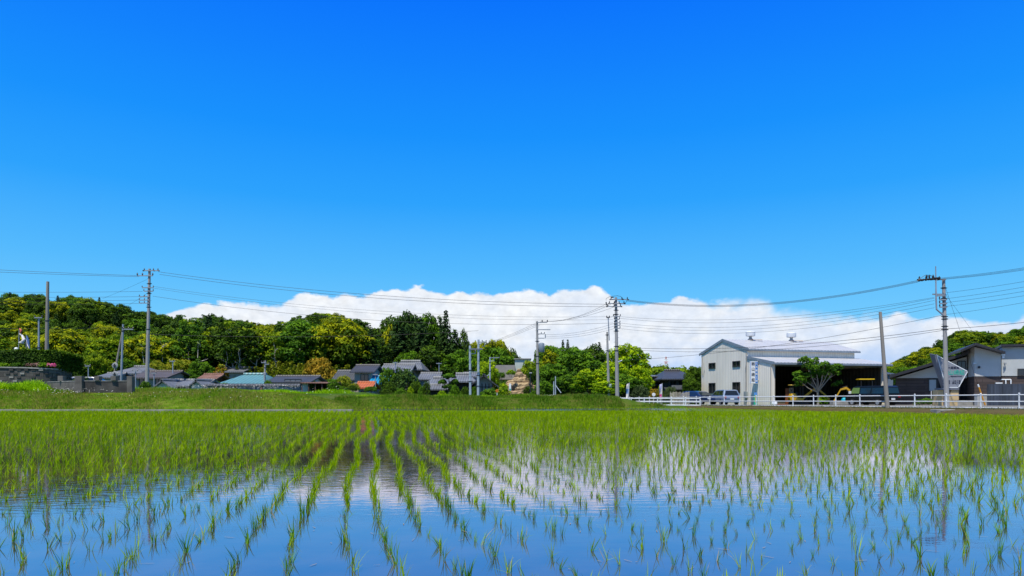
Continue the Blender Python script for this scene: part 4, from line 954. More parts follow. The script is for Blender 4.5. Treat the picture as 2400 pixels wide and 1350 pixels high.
# vertical projecting signboard
def text_on(body, tf, size, m, parent, name, ext=.006, align='CENTER', sx=1.0):
    c = bpy.data.curves.new('t', 'FONT'); c.body = body; c.size = size; c.align_x = align; c.align_y = 'CENTER'; c.extrude = ext; c.resolution_u = 2; c.offset = size*.008
    o = bpy.data.objects.new('t', c); C.objects.link(o); bpy.context.view_layer.update()
    me = bpy.data.meshes.new_from_object(o.evaluated_get(bpy.context.evaluated_depsgraph_get())); bpy.data.objects.remove(o)
    me.name = name; loc = wloc(parent); me.transform(Matrix.Translation(-loc) @ tf @ Matrix.Scale(sx, 4, (1, 0, 0))); me.materials.clear(); me.materials.append(m)
    t = bpy.data.objects.new(name, me); C.objects.link(t); t.parent = parent; return t
BLUE = mat('sign_blue', (.02, .20, .62), .4); WSG = mat('sign_white', (.80, .82, .82), .35, var=(.93, 1.02)); INK = mat('sign_ink', (.03, .03, .05), .5)
sb = thing('wall_sign', 'tall white and blue sign with black characters projecting from the workshop side wall', 'sign', WT @ Vector((-.3, -2.0, 3)))
# sign face looks towards the road (local -y), hung off the end wall
sy, sz0, sz1, sx0, sx1 = -2.0, 2.25, 4.52, -1.02, -.12
mb = MB(WT); mb.box(sx0, sy, sz0, sx1, sy+.14, sz1); mb.build('panel', WSG, sb, bevel=.015)
mb = MB(WT); mb.box(sx1-.31, sy-.006, sz0+.05, sx1-.03, sy-.001, sz1-.05); mb.box(sx0+.02, sy-.006, sz0+.02, sx0+.06, sy-.001, sz1-.02); mb.build('blue_stripe', BLUE, sb)
mb = MB(WT)
for z in (2.5, 4.2): mb.box(sx1, sy+.04, z, -.003, sy+.1, z+.06)
mb.build('bracket', DARKM, sb)
def face_tf(base_tf, x, y, z): return base_tf @ Matrix.Translation((x, y, z)) @ Matrix.Rotation(R(90), 4, 'X')
for i, ch in enumerate('㈱山崎組'): text_on(ch, face_tf(WT, sx0+.33, sy-.008, sz1-.28-i*.55), .40, INK, sb, 'lettering')
for i, ch in enumerate('土木建築工事'): text_on(ch, face_tf(WT, sx1-.17, sy-.012, sz1-.24-i*.355), .24, WSG, sb, 'lettering')
# caution standee
cs = thing('caution_board', 'narrow green and yellow caution board by the workshop corner', 'sign', (PX(1771, 66), 66, .1))
mb = MB(frame_tf((PX(1771, 66), 66, .15), R(8))); mb.box(-.17, 0, .1, .17, .04, 1.22); mb.box(-.2, -.02, 0, .2, .12, .1); mb.build('board', mat('caution_green', (.03, .45, .25), .5), cs, bevel=.01)
mb = MB(frame_tf((PX(1771, 66), 66, .15), R(8))); mb.box(-.17, -.006, .92, .17, -.001, 1.22); mb.build('blue_panel', mat('caution_blue', (.12, .35, .75), .5), cs)
mb = MB(frame_tf((PX(1771, 66), 66, .15), R(8))); mb.box(-.06, -.006, .25, .08, -.001, .88); mb.lathe([(.06, 0), (.075, .06), (.06, .12)], 8, (0, -.01, .84)); mb.build('yellow_figure', mat('caution_yellow', (.6, .5, .02), .5), cs)
# clutter in the open bay
wb = WT.to_translation()
def wpt(x, y, z=.05): return WT @ Vector((x, y, z))
q = thing('wood_panel', 'upright brown wooden panel leaning beside the pale one in the bay', 'panel', wpt(2.2, -3.6)); mb = MB(WT); mb.box(2.0, -3.6, .05, 2.35, -3.5, 1.75); mb.build('board', mat('brown_board', (.28, .09, .03), .6), q, bevel=.01)
mb = MB(WT)
for z in (.5, 1.2): mb.box(2.01, -3.63, z, 2.34, -3.603, z+.06)
mb.build('batten', mat('batten_brown', (.16, .06, .03), .7), q)
q = thing('pale_door_leaf', 'upright pale wooden door leaf standing in the workshop bay', 'panel', wpt(2.55, -3.6)); mb = MB(WT); mb.box(2.42, -3.62, .05, 2.9, -3.54, 1.8); mb.build('board', mat('pale_board', (.5, .38, .22), .6), q, bevel=.01)
mb = MB(WT); mb.box(2.60, -3.63, .2, 2.72, -3.623, 1.65); mb.build('glass_slit', GLASS, q)
q = thing('timber_stack', 'stack of timber and pallets on the bay floor', 'timber', wpt(1.3, -3.2)); 
for kx in range(3):
    mb = MB(WT)
    for ky in range(3): mb.box(.5+kx*.02, -3.3+ky*.35, .06+kx*.14, 2.2, -3.05+ky*.35, .17+kx*.14)
    mb.build('timber_layer', mat('timber%d' % kx, [(.35, .1, .08), (.3, .24, .16), (.22, .15, .1)][kx], .8), q)
q = thing('tyre_stack', 'dark stack of tyres just inside the left end of the bay', 'tyres', wpt(1.1, -1.9))
for kk_ in range(6):
    mb = MB(WT); mb.lathe([(.22, 0), (.38, .02), (.41, .1), (.38, .2), (.22, .22)], 14, (1.05+.06*math.sin(kk_*2), -1.9, .06+kk_*.23)); mb.build('tyre', BLKM, q, smooth=True)
q = thing('parked_truck', 'small pale truck cab parked in the shade of the bay', 'truck', wpt(1.3, .6))
mb = MB(WT); mb.prism([(.5, .3, .6), (.5, 1.9, .6), (.5, 1.9, 2.1), (.5, .7, 2.1), (.5, .3, 1.4)], (1.5, 0, 0)); mb.build('cab', mat('truck_white', (.45, .47, .5), .4), q, bevel=.04)
mb = MB(WT); mb.prism([(.6, .296, 1.42), (1.9, .296, 1.42), (1.9, .66, 2.0), (.6, .66, 2.0)], (0, -.01, 0)); mb.build('windscreen', GLASS, q)
mb = MB(WT); mb.box(.4, 1.95, .6, 2.1, 4.5, .75); mb.build('bed', DARKM, q)
for yy in (.9, 3.6):
    mb = MB(WT); mb.tube([(.45, yy, .36), (2.05, yy, .36)], .33, 14); mb.build('wheel', BLKM, q)
q = thing('white_sack', 'white bulk sack at the foot of the workshop corner post', 'sack', wpt(.1, -5.0)); mb = MB(WT); mb.lathe([(.18, 0), (.27, .1), (.26, .3), (.2, .42), (.1, .46)], 10, (-.4, -5.0, .05)); mb.build('sack', WSG, q, smooth=True)
# ------------------------------------------------------------------ excavators
YEL = mat('excavator_yellow', (.62, .36, .01), .4, coat=.3); YEL2 = mat('canopy_yellow', (.75, .52, .10), .4)
def excavator(label, loc, ang, s, canopyz, boom, canm, bucket):
    tf = frame_tf(loc, ang) @ Matrix.Scale(s, 4); t = thing('mini_excavator', label, 'excavator', loc)
    for sy_ in (-1, 1):
        mb = MB(tf); mb.prism([(-.75, sy_*.5, .0), (.75, sy_*.5, 0), (.9, sy_*.5, .17), (.75, sy_*.5, .34), (-.75, sy_*.5, .34), (-.9, sy_*.5, .17)], (0, sy_*.25, 0)); mb.build('track', BLKM, t, bevel=.03)
    mb = MB(tf); mb.prism([(-.95, -.45, .45), (.35, -.45, .45), (.45, -.45, .7), (-.2, -.45, .8), (-.45, -.45, 1.25), (-.85, -.45, 1.2), (-1.0, -.45, .8)], (0, .9, 0)); mb.build('body', YEL, t, bevel=.06)
    mb = MB(tf); mb.box(-.25, -.25, .8, .2, .25, .95); mb.box(-.3, -.25, .95, -.18, .25, 1.35); mb.build('seat', DARKM, t, bevel=.03)
    for xx in (-.75, .3):
        for yy in (-.4, .4):
            mb = MB(tf); mb.tube([(xx, yy, .75 if xx > 0 else 1.15), (xx, yy, canopyz)], .03, 6); mb.build('canopy_post', DARKM, t)
    mb = MB(tf); mb.box(-.95, -.5, canopyz, .5, .5, canopyz+.1); mb.build('canopy', canm, t, bevel=.04)
    bm = MB(tf)
    for i in range(len(boom)-1):
        a, c = boom[i], boom[i+1]; h0, h1 = (.16, .12) if i == 0 else (.12, .08)
        bm.prism([(a[0], -.07, a[1]-h0), (c[0], -.07, c[1]-h1), (c[0], -.07, c[1]+h1), (a[0], -.07, a[1]+h0)], (0, .14, 0))
    bo = bm.build('boom', YEL, t, bevel=.015)
    mb = MB(tf); mb.tube([(boom[0][0]+.15, .0, boom[0][1]-.18), (boom[1][0], 0, boom[1][1]-.25)], .035, 6); mb.tube([(boom[1][0]-.1, .0, boom[1][1]+.18), (boom[2][0], 0, boom[2][1]+.2)], .03, 6); mb.build('cylinder_ram', DARKM, bo)
    ex, ez = boom[-1]; mb = MB(tf); mb.prism([(ex-.05, -.2, ez+.05), (ex+.2, -.2, ez-.15), (ex+.1, -.2, ez-.45), (ex-.25, -.2, ez-.42), (ex-.2, -.2, ez-.1)], (0, .4, 0)); mb.build('bucket', bucket, bo, bevel=.02)
    mb = MB(tf); mb.box(.75, -.55, .05, .85, .55, .35); mb.build('blade', YEL, t)
    return t
excavator('yellow mini excavator with a black-posted canopy in front of the bay, left of the tree', Vector((PX(1872, 68), 68, .12)), R(-6), .95, 2.05, [(.45, .75), (1.5, 1.65), (2.1, 1.55), (2.9, .85)], YEL2, YEL)
excavator('yellow mini excavator with a bright yellow canopy behind the black van', Vector((PX(2022, 70.5), 70.5, .12)), R(174), 1.05, 2.45, [(.5, .8), (1.55, 1.65), (2.1, 1.5), (2.75, .3)], mat('canopy_bright', (.85, .58, .02), .35), YEL)
for i, (px, w_, lab) in enumerate(((1978, .34, 'turquoise plastic bag on the ground, left of its twin'), (1998, .3, 'turquoise plastic bag hung on the excavator arm beside the van'))):
    q = thing('turquoise_bag', lab, 'bag', (PX(px, 66.5), 66.5, .3)); mb = MB(frame_tf((PX(px, 66.5), 66.5, .35+i*.25), .3*i)); mb.lathe([(.1, 0), (w_*.75, .08), (w_*.8, .3), (w_*.55, .48), (.12, .52)], 9); mb.build('bag', mat('turquoise', (.01, .42, .55), .4), q, smooth=True)
mb = MB(frame_tf((PX(2000, 64), 64, .2), 0)); mb.box(-1.9, 0, 0, -.2, .7, .35); q = tag(mb.build('concrete_slab', CON, loc=(PX(1985, 64), 64, .2), bevel=.03), 'low grey concrete slab lying in front of the second excavator', 'slab')
# tree in front of the bay, with forked grey limbs
r_ = np.random.default_rng(77); c0 = Vector((PX(1917, 66.5), 66.5, .1)); t = thing('garden_tree', 'small forked tree with grey limbs growing in front of the workshop bay', 'tree', c0)
mb = MB(Matrix.Translation(c0)); mb.tube([(0, 0, -.2), (.03, 0, .6), (-.02, 0, 1.5)], [.14, .11, .1], 8)
lbs = []
for i in range(13):
    a = i*2.4; L = r_.uniform(.9, 2.0); e = Vector((math.cos(a)*L, math.sin(a)*L*.7, 1.5+r_.uniform(.5, 2.1)+(.3 if i % 3 else .8)))
    s0 = Vector((-.02, 0, r_.uniform(1.2, 1.6))); m_ = s0.lerp(e, .5)+Vector((r_.uniform(-.15, .15), 0, -.15)); mb.tube([s0, m_, e], [.06, .045, .02], 5)
    for k in range(3):
        f = s0.lerp(e, r_.uniform(.5, 1)); g2 = f+Vector((r_.uniform(-.6, .6), r_.uniform(-.4, .4), r_.uniform(.1, .6))); mb.tube([f, g2], [.025, .012], 4)
        if r_.uniform(0, 1) < .75: lbs.append((g2.x, g2.y, g2.z, .40, .40, .30))
    lbs.append((e.x, e.y, e.z, .52, .52, .38))
lbs += [(-1.75, 0, 2.5, .4, .4, .3), (-1.9, .1, 2.0, .35, .35, .25), (-.2, 0, 4.35, .3, .3, .38), (-.15, 0, 4.0, .3, .3, .3), (2.1, 0, 2.2, .35, .35, .25), (1.7, 0, 2.0, .35, .3, .25)]
mb.build('trunk', BARKP, t, smooth=True)
vft = lobes_mesh('c', lbs, 62, .2, r_, tipf=.8, fill=.15); link('crown', to_mesh('crown', vft, LM['mid']), (0, 0, 0), t)
vft = lobes_mesh('c', [(.45, 0, .55, .5, .4, .35), (.7, 0, .3, .4, .35, .3), (.2, 0, .35, .35, .35, .3)], 60, .13, r_, tipf=.9, fill=.1)
tag(link('bay_shrub', to_mesh('bay_shrub', vft, LM['bright']), c0), 'small bright shrub at the foot of the forked tree', 'shrub')
# ------------------------------------------------------------------ village houses, left to right
gl, gm = 1.4, -.3
W1 = [(-.3, 1.2, -.05, 2.2), (.15, 1.2, .35, 2.2)]
house('house', 'grey hipped-roof house behind the braced concrete pole', 297, 88, gl, 56, 7, 875, 860, KAWL, PLAS, 'hip', wins=W1)
house('house', 'small low house with a light grey roof left of the braced pole', 246, 80, gl, 34, 5, 886, 878, KAWL, PLAS, ov=.3)
house('house', 'low brown-roofed house behind the foot of the tall utility pole', 352, 82, gl, 70, 7, 886, 873, mat('brown_roof', (.10, .085, .085), .6, pattern='tile', pa=(.3, .3)), PLAS, wins=[(-.35, .8, -.1, 1.7), (.2, .8, .36, 1.7)])
house('storehouse', 'long low storehouse with a light tiled roof and two white gable ends', 425, 72, gl, 96, 4.2, 905, 894, KAWL, PLASW, ov=.5)
for i, px in enumerate((383, 462)):
    D = 70.5; house('gabled_annex', ['white gabled annex at the near left end of the tiled storehouse', 'white gabled annex in front of the dark red house'][i], px, D, gl, 30, 3, 906, 895, KAWL, PLASW, axis='y', ov=.35)
house('house', 'dark red boarded house with a rusty roof', 482, 86, gl, 26, 5, 892, 880, RUST, MAROON, ov=.6, wins=[(-.3, 1, .3, 1.6)])
house('house', 'far grey roof showing between trees above the teal roof', 552, 97, gl, 30, 6, 872, 864, KAWL, PLAS)
house('house', 'tiny far grey roof left of the other one above the teal roof', 516, 99, gl, 14, 6, 874, 866, KAWL, PLAS, ov=.3)
house('house', 'broad house with a pale teal hipped metal roof', 568, 79, gl, 84, 8, 899, 878, TEAL, PLAS, 'hip', ov=.6, rid=.52)
house('shed', 'grey tiled shed with a pale wall and a shuttered door', 677, 77, gl, 88, 7, 897, 885, KAWD, PLASW, wins=[(-.1, .4, .32, 1.5, FRAME, mat('grey_shutter', (.2, .22, .24), .5), 2)])
# low boundary wall with a tiled coping
t = thing('boundary_wall', 'long low grey-blue wall with a tiled coping behind the flowering bank', 'wall', (PX(600, 66), 66, gl))
x0, x1 = PX(478, 66), PX(703, 66)
mb = MB(); mb.box(x0, 66, 1.2, x1, 66.2, 2.05); mb.build('wall', mat('wall_bluegrey', (.20, .22, .27), .8, var=(.75, 1.1), pattern='brick', pa=(.9, .4)), t)
mb = MB(); mb.prism([(x0, 65.8, 2.03), (x0, 66.1, 2.22), (x0, 66.4, 2.03)], (x1-x0, 0, 0)); mb.build('coping', KAW, t)
for px in (506, 552, 613):
    mb = MB(); mb.box(PX(px, 66)-.12, 65.9, 1.2, PX(px, 66)+.12, 65.99, 2.0); mb.build('pier', RUST, t)
t = thing('carport', 'open dark carport with a flat roof and thin rusty posts', 'carport', (PX(745, 75), 75, gl))
x0, x1 = PX(710, 75), PX(778, 75); mb = MB(); mb.prism([(x0, 74, 2.42), (x1, 74, 2.38), (x1, 79, 2.55), (x0, 79, 2.6)], (0, 0, .09)); mb.build('roof', RUST, t)
for k in range(5):
    xx = x0+.15+(x1-x0-.3)*k/4; mb = MB(); mb.tube([(xx, 74.2, 1.3), (xx, 74.2, 2.42)], .05, 6); mb.build('post', RUST, t)
mb = MB(); mb.box(x0, 79, 1.3, x1, 79.1, 2.5); mb.build('back_wall', mat('dark_sheet', (.04, .035, .03), .8, pattern='tile', pa=(.4, 99)), t)
house('house', 'grey-roofed wing attached left of the two-storey house', 810, 90, 1.0, 46, 6, 890, 872, KAW, PLAS)
house('house', 'two-storey plaster house with a dark roof and white shutters beside its upper window', 851, 87, .6, 40, 6, 872, 859, KAWD, mat('beige_plaster', (.36, .34, .29), .85, var=(.85, 1.05)), wins=[(-.12, PZ(891, 87)-.6, .28, PZ(879, 87)-.6)])
t, tf, W_, _, _ = house('house', 'white house with a faded orange tiled roof', 852, 79, .3, 24, 4, 909, 899, ORANGE, PLASW, ov=.5, wins=[(-.2, .6, .2, 1.3)])
house('shed', 'low shed under a bright blue sheet roof', 897, 85, .2, 46, 6, 899, 885, BLUER, PLAS, ov=.6)
house('temple_hall', 'high pale grey hipped temple roof above the village', 953, 98, 1.2, 40, 8, 866, 847, KAWL, PLAS, 'hip', ov=1.2, rid=.6, wins=[(-.3, 1, .3, 1.8)])
house('house', 'long low house with a smooth grey roof below the temple roof', 928, 93, .6, 56, 6, 870, 857, KAWL, PLAS, ov=.6, wins=[(-.4, 2.2, -.1, 3.2)])
house('house', 'grey-roofed house right of the big rounded pine', 1005, 90, gm, 34, 6, 889, 877, KAWL, PLAS, ov=.5, wins=[(-.3, 1, .3, 2)])
house('farmhouse', 'farmhouse with a frosted grey hipped roof left of the pruned pine', 1024, 82, gm, 34, 5, 900, 886, KAWL, WOODD, 'hip', ov=.7, wins=[(-.35, .4, .35, 1.5)])
house('entrance_porch', 'low tiled entrance porch below the farmhouse roof', 1022, 79.5, gm, 40, 2.2, 912, 905, KAWL, WOODD, ov=.5, wins=[(-.3, .2, .3, 1.0)])
house('farmhouse', 'farmhouse with a mottled grey roof over vertical dark boards', 1080, 85, gm, 46, 6, 894, 877, KAWL, WOODD, 'hip', ov=.7, wins=[(-.4, .4, .4, 1.1, FRAME, GLASS, 3)])
house('storehouse', 'small white-topped storehouse behind the twin concrete poles', 1103, 90, gm, 28, 5, 884, 877, KAWL, PLASW, ov=.3)
t, tf, W_, zE_, zR_ = house('farmhouse', 'dark gabled farmhouse with white lattice panels under its gable', 1134, 83, gm, 44, 7, 899, 884, KAWD, PLAS, axis='y', ov=.7)
for k in range(6):
    mb = MB(tf); xx = -W_/2+.1+k*(W_-.2)/5; mb.box(xx-.05, -.06, 0, xx+.05, -.003, zE_); mb.build('timber', WOODD, t)
for z in (.9, 1.7, 2.4): mb = MB(tf); mb.box(-W_/2, -.08, z, W_/2, -.062, z+.09); mb.build('beam', WOODD, t)
t = thing('utility_hall', 'pale green flat-roofed building on top of the rock', 'building', (PX(1226, 101), 101, 4.4))
x0, x1 = PX(1207, 101), PX(1243, 101); mb = MB(); mb.box(x0, 101, 3.5, x1, 106, PZ(842, 101)); mb.build('wall', mat('pale_green', (.50, .56, .50), .7, var=(.9, 1.03)), t)
mb = MB(); mb.box(x0-.15, 100.8, PZ(842, 101)+.003, x1+.15, 106.2, PZ(840, 101)); mb.build('roof', PLAS, t)
mb = MB(); mb.box(x0-3.6, 100.5, 3.5, x0-.01, 103, PZ(856, 101)); mb.build('side_wing', PLAS, t)
# brick and dark hipped houses left of the workshop
BRK = mat('red_brick', (.30, .15, .11), .85, pattern='brick', pa=(.4, .14)); D = 93
t = thing('house', 'two-storey house with a brick lower wall and a grey flat-topped upper floor', 'house', (PX(1538, D), D, .05)); x0, x1 = PX(1516, D), PX(1560, D)
mb = MB(); mb.box(x0, D, -.1, x1, D+7, PZ(896, D)); mb.build('lower_wall', BRK, t)
mb = MB(); mb.box(x0-.1, D-.3, PZ(896, D)+.003, x1+.3, D+7, PZ(884, D)); mb.build('upper_wall', mat('upper_grey', (.33, .33, .35), .7), t)
mb = MB(); mb.prism([(x0-.5, D-.8, PZ(884, D)+.005), (x1+.6, D-.8, PZ(884, D)+.005), (x1+.6, D+7.3, PZ(881, D)+.2), (x0-.5, D+7.3, PZ(881, D)+.2)], (0, 0, .14)); mb.build('roof', KAWL, t)
mb = MB(); mb.prism([(x0-1.6, D-.6, PZ(904, D)), (x1+.3, D-.6, PZ(904, D)), (x1+.3, D-.003, PZ(900, D)), (x0-1.6, D-.003, PZ(900, D))], (0, 0, .1)); mb.build('canopy', KAW, t)
window(Matrix.Translation((0, D-.3, 0)), t, PX(1519, D), PZ(892, D), PX(1531, D), PZ(887, D), -.003); window(Matrix.Translation((0, D, 0)), t, PX(1538, D), PZ(916, D), PX(1546, D), PZ(905, D), -.003)
t, tf, W_, _, _ = house('house', 'dark two-storey house with a black hipped roof left of the workshop', 1594, 88, .08, 58, 9, 888, 869, KAWD, mat('charcoal_wall', (.085, .085, .095), .8), 'hip', ov=.9, rid=.42, wins=[(-.05, PZ(903, 88)-.08, .3, PZ(892, 88)-.08), (-.4, PZ(903, 88)-.08, -.18, PZ(893, 88)-.08)])
mb = MB(tf); mb.prism([(-W_/2-.6, -1.2, 1.75), (W_/2+.4, -1.2, 1.75), (W_/2+.4, -.003, 2.15), (-W_/2-.6, -.003, 2.15)], (0, 0, .1)); mb.build('lower_roof', KAWD, t)
mb = MB(tf); mb.box(-W_/2+.3, -.9, 1.95, W_/2-.3, -.84, 2.35); mb.build('balcony_rail', mat('balcony', (.16, .17, .19), .7), t)
house('house', 'blue-grey building glimpsed between the workshop and the black van', 2076, 82, .1, 34, 6, 879, 874, KAW, mat('slate_wall', (.16, .20, .26), .8), ov=.2, wins=[(-.3, 2.2, .1, 3.2)])

# ------------------------------------------------------------------ modern house on the right
BRN = mat('brown_siding', (.085, .060, .052), .7, pattern='brick', pa=(3.0, .28), var=(.85, 1.1)); STU = mat('pale_stucco', (.60, .59, .56), .85, var=(.93, 1.03)); STG = mat('grey_stucco', (.50, .52, .51), .85, var=(.9, 1.03)); DRF = mat('dark_roof_edge', (.030, .028, .032), .5)
class Pl:   # a vertical plane turned by ang, standing at distance D along the pixel column px
    def __init__(s, px, D, ang): s.a = R(ang); s.n = Vector((math.sin(s.a), math.cos(s.a), 0)); s.u = Vector((math.cos(s.a), -math.sin(s.a), 0)); s.d = Vector((PX(px, D), D, 0)).dot(s.n)
    def at(s, px, py, back=0): r = Vector(((px-1200)/F, 1, (HZ-py)/F)); q = r*(s.d/r.dot(s.n)); return Vector((q.x, q.y, q.z+HC))+s.n*back
    def tf(s): return Matrix.Translation(s.n*s.d) @ Matrix.Rotation(-s.a, 4, 'Z')
    def lx(s, px): return (s.at(px, 930)-s.n*s.d).dot(s.u)
g0 = .1; A1 = Pl(2250, 63.6, 30); A2 = Pl(2284, 60.8, 24); A3 = Pl(2347, 60.3, 30)
t = thing('modern_house', 'modern brown and white house with stepped dark mono-pitch roofs', 'house', A1.at(2230, 951))
def slabwall(pts, pl, dep, m, nm, back=0): mb = MB(); mb.prism([pl.at(a, b, back) for a, b in pts], pl.n*dep); return mb.build(nm, m, t)
slabwall([(2099, 951), (2250, 951), (2250, 886.5), (2099, 886.5)], A1, 7, BRN, 'lower_wall', .03)
slabwall([(2099, 886), (2266, 886), (2266, 836), (2103, 885)], A1, 7, STU, 'upper_wall')
slabwall([(2250.5, 951), (2290, 951), (2290, 886.5), (2250.5, 886.5)], A1, 5, mat('entrance_shade', (.03, .022, .02), .7), 'entrance_recess', .9)  # deep shade of the recess painted as a near-black wall colour
def roofslab(pts, pl, ov, dep, thk=.22, nm='roof'):
    a = [pl.at(*p)-pl.n*ov for p in pts]; mb = MB(); up = Vector((0, 0, thk)); mb.prism(a+[q+up for q in a[::-1]], pl.n*dep); return mb.build(nm, DRF, t)
roofslab([(2085, 887), (2266, 832.5)], A1, 1.4, 9.5, .26)
slabwall([(2284, 882), (2346, 882), (2346, 829), (2284, 813)], A2, 6, STU, 'upper_wall'); slabwall([(2284, 951), (2346, 951), (2346, 882.5), (2284, 882.5)], A2, 6, BRN, 'lower_wall', .03)
roofslab([(2246, 827), (2282, 811), (2349, 831)], A2, 1.1, 8, .2)
slabwall([(2347.5, 881), (2500, 881), (2500, 812), (2347.5, 814)], A3, 7, STG, 'upper_wall'); slabwall([(2347.5, 951), (2500, 951), (2500, 881.5), (2347.5, 881.5)], A3, 7, BRN, 'lower_wall', .05)
roofslab([(2345, 813.5), (2505, 810)], A3, .5, 8, .2)
I4 = Matrix.Translation
def win2(px0, py0, px1, py1, pl, gl_=GLASS, mull=1, fr=FRAME, back=0): window(pl.tf() @ I4((0, back, 0)), t, pl.lx(px0), pl.at(px0, py1).z, pl.lx(px1), pl.at(px0, py0).z, -.03, fr, gl_, mull)
FROST = mat('frosted_glass', (.42, .48, .50), .3, var=(.95, 1.02))
win2(2178, 890, 2194, 916, A1, FROST, 0); win2(2199, 888, 2216, 913, A1, GLASS, 0); win2(2245, 848, 2262, 868, A1); win2(2387, 866, 2450, 879, A3, GLASS, 1)
win2(2297, 930, 2316, 943, A2, GLASS, 1)
def on(pl, px, py, off=0): return pl.tf() @ I4((pl.lx(px), -off, pl.at(px, py).z))
V3 = lambda px, py, D: P(px, py, D)
mb = MB(on(A2, 2287, 852)); mb.box(-.2, -.15, -.04, .02, .0, .06); mb.build('wall_camera', WSG, t, bevel=.01)  # pale box stands for a small wall camera
mb = MB(on(A2, 2294, 861)); mb.lathe([(.02, .12), (.1, .08), (.1, -.06), (.02, -.1)], 10, (0, -.12, 0)); mb.build('lantern', DARKM, t)
mb = MB(on(A3, 2355, 853)); mb.tube([(0, -.02, .1), (0, -.2, .1), (-.05, -.2, -.3)], .04, 6); mb.lathe([(.04, 0), (.1, -.08), (.1, -.2)], 8, (0, -.2, .18)); mb.build('spotlight', mat('lamp_grey', (.35, .37, .38), .4), t)
for px in (2352, 2364):   # two white bent flues
    mb = MB(on(A3, px, 893)); mb.tube([(-.22, -.18, .12), (.12, -.18, .12), (.14, -.18, .08), (.14, -.18, -.28)], .055, 8); mb.tube([(.12, -.18, .12), (.12, 0.02, .12)], .05, 8); mb.build('flue', WSG, t)
mb = MB(on(A2, 2339, 898)); mb.box(-.25, -.4, -.05, .25, -.003, .05); mb.build('white_shelf', WSG, t)
mb = MB(on(A2, 2346, 832)); mb.box(-.12, -.9, -.1, .1, -.7, .05); mb.box(-.08, -.8, -.3, .1, -.65, -.16); mb.build('bracket_insulator', WSG, t)
mb = MB(); q = A1.at(2182, 951)-A1.n*.8; mb.tube([(q.x, q.y, g0), (q.x, q.y, 1.5)], .03, 6); mb.build('water_post', WSG, t)
# plank fence, low wall, cabinet, hedge
Df = 55.5
t2 = thing('plank_fence', 'weathered blue-black vertical plank fence in front of the modern house', 'fence', (PX(2360, Df), Df, .15))
x = PX(2314, Df); k = 0; PLK = mat('weathered_plank', (.050, .062, .085), .85, var=(.55, 1.35), scale=3, streak=.15)
while x < PX(2440, Df):
    mb = MB(); mb.box(x, Df, .12, x+.235, Df+.04, PZ(900-(x-PX(2314, Df))*.15, Df)+rng.uniform(-.02, .02)); mb.build('plank', PLK, t2); x += .25
mb = MB(); mb.box(PX(2314, Df), Df+.045, .5, PX(2440, Df), Df+.1, .6); mb.box(PX(2314, Df), Df+.045, 1.5, PX(2440, Df), Df+.1, 1.6); mb.build('rail', PLK, t2)
mb = MB(); mb.box(PX(2226, 57), 57, .05, PX(2312, 57), 57.2, PZ(938.5, 57)); tag(mb.build('low_wall', CON, loc=(PX(2270, 57), 57, .1)), 'low stained concrete wall between the polygon sign and the plank fence', 'wall')
t3 = thing('meter_cabinet', 'small pale cabinet against the end of the plank fence', 'cabinet', (PX(2302, 56.3), 56.3, .1)); mb = MB(); mb.box(PX(2291, 56.3), 56.3, .1, PX(2314, 56.3), 56.7, PZ(925, 56.3)); mb.build('body', mat('cabinet_pale', (.45, .46, .46), .6), t3, bevel=.02)
mb = MB(); mb.box(PX(2291, 56.3)-.03, 56.25, PZ(925, 56.3)+.003, PX(2314, 56.3)+.03, 56.75, PZ(923.6, 56.3)); mb.build('lid', WSG, t3)
vft = lobes_mesh('h', [(PX(px, 58), 58, .42+.06*math.sin(px), .45, .4, .36) for px in range(2153, 2197, 8)], 40, .13, np.random.default_rng(3), tipf=.7, fill=.1)
tag(link('low_hedge', to_mesh('low_hedge', vft, LM['mid'])), 'low clipped green hedge left of the polygon sign', 'hedge')
# polygon signboard
Ds = 54.0; SG = mat('sign_grey', (.26, .27, .30), .5, var=(.95, 1.03)); SG2 = mat('sign_side', (.17, .18, .21), .5); SBG = mat('sign_beige', (.62, .44, .22), .8, var=(.9, 1.04))
t4 = thing('polygon_sign', 'angular grey signboard with green and black characters on a beige concrete base', 'sign', (PX(2225, Ds), Ds, .15))
fa = [(2194, 831), (2217, 909), (2247, 909), (2269, 870)]
mb = MB(); mb.prism([V3(a_, b_, Ds) for a_, b_ in fa], (0, .16, 0)); mb.build('board', SG, t4)
mb = MB(); e_ = fa+[fa[0]]
for (a_, b_) in zip(e_[:-1], e_[1:]):
    p0, p1 = V3(*a_, Ds), V3(*b_, Ds); d_ = (p1-p0).normalized(); n_2 = Vector((-d_.z, 0, d_.x))*-.03
    mb.prism([p0-Vector((0, .012, 0)), p1-Vector((0, .012, 0)), p1-Vector((0, .012, 0))-n_2*2, p0-Vector((0, .012, 0))-n_2*2], (0, .01, 0))
mb.build('white_edge', WSG, t4)
mb = MB(); p = [V3(2193.5, 831, Ds), V3(2216.5, 909, Ds), V3(2210, 909, Ds+.0), V3(2182, 829, Ds)]; p2 = [p[0], p[1], V3(2210, 909.3, Ds+1.0), V3(2182, 829, Ds+1.0)]
mb.prism([p[0]+Vector((0, .0, 0)), p[1], p2[2], p2[3]], (-.1, .05, 0)); mb.build('side_fin', SG2, t4)
mb = MB(); mb.tube([V3(2197, 836, Ds-.02), V3(2203, 857, Ds-.02)], .03, 5); mb.tube([V3(2204, 862, Ds-.02), V3(2208, 874, Ds-.02)], .025, 5); mb.build('lamp_strip', WSG, t4)
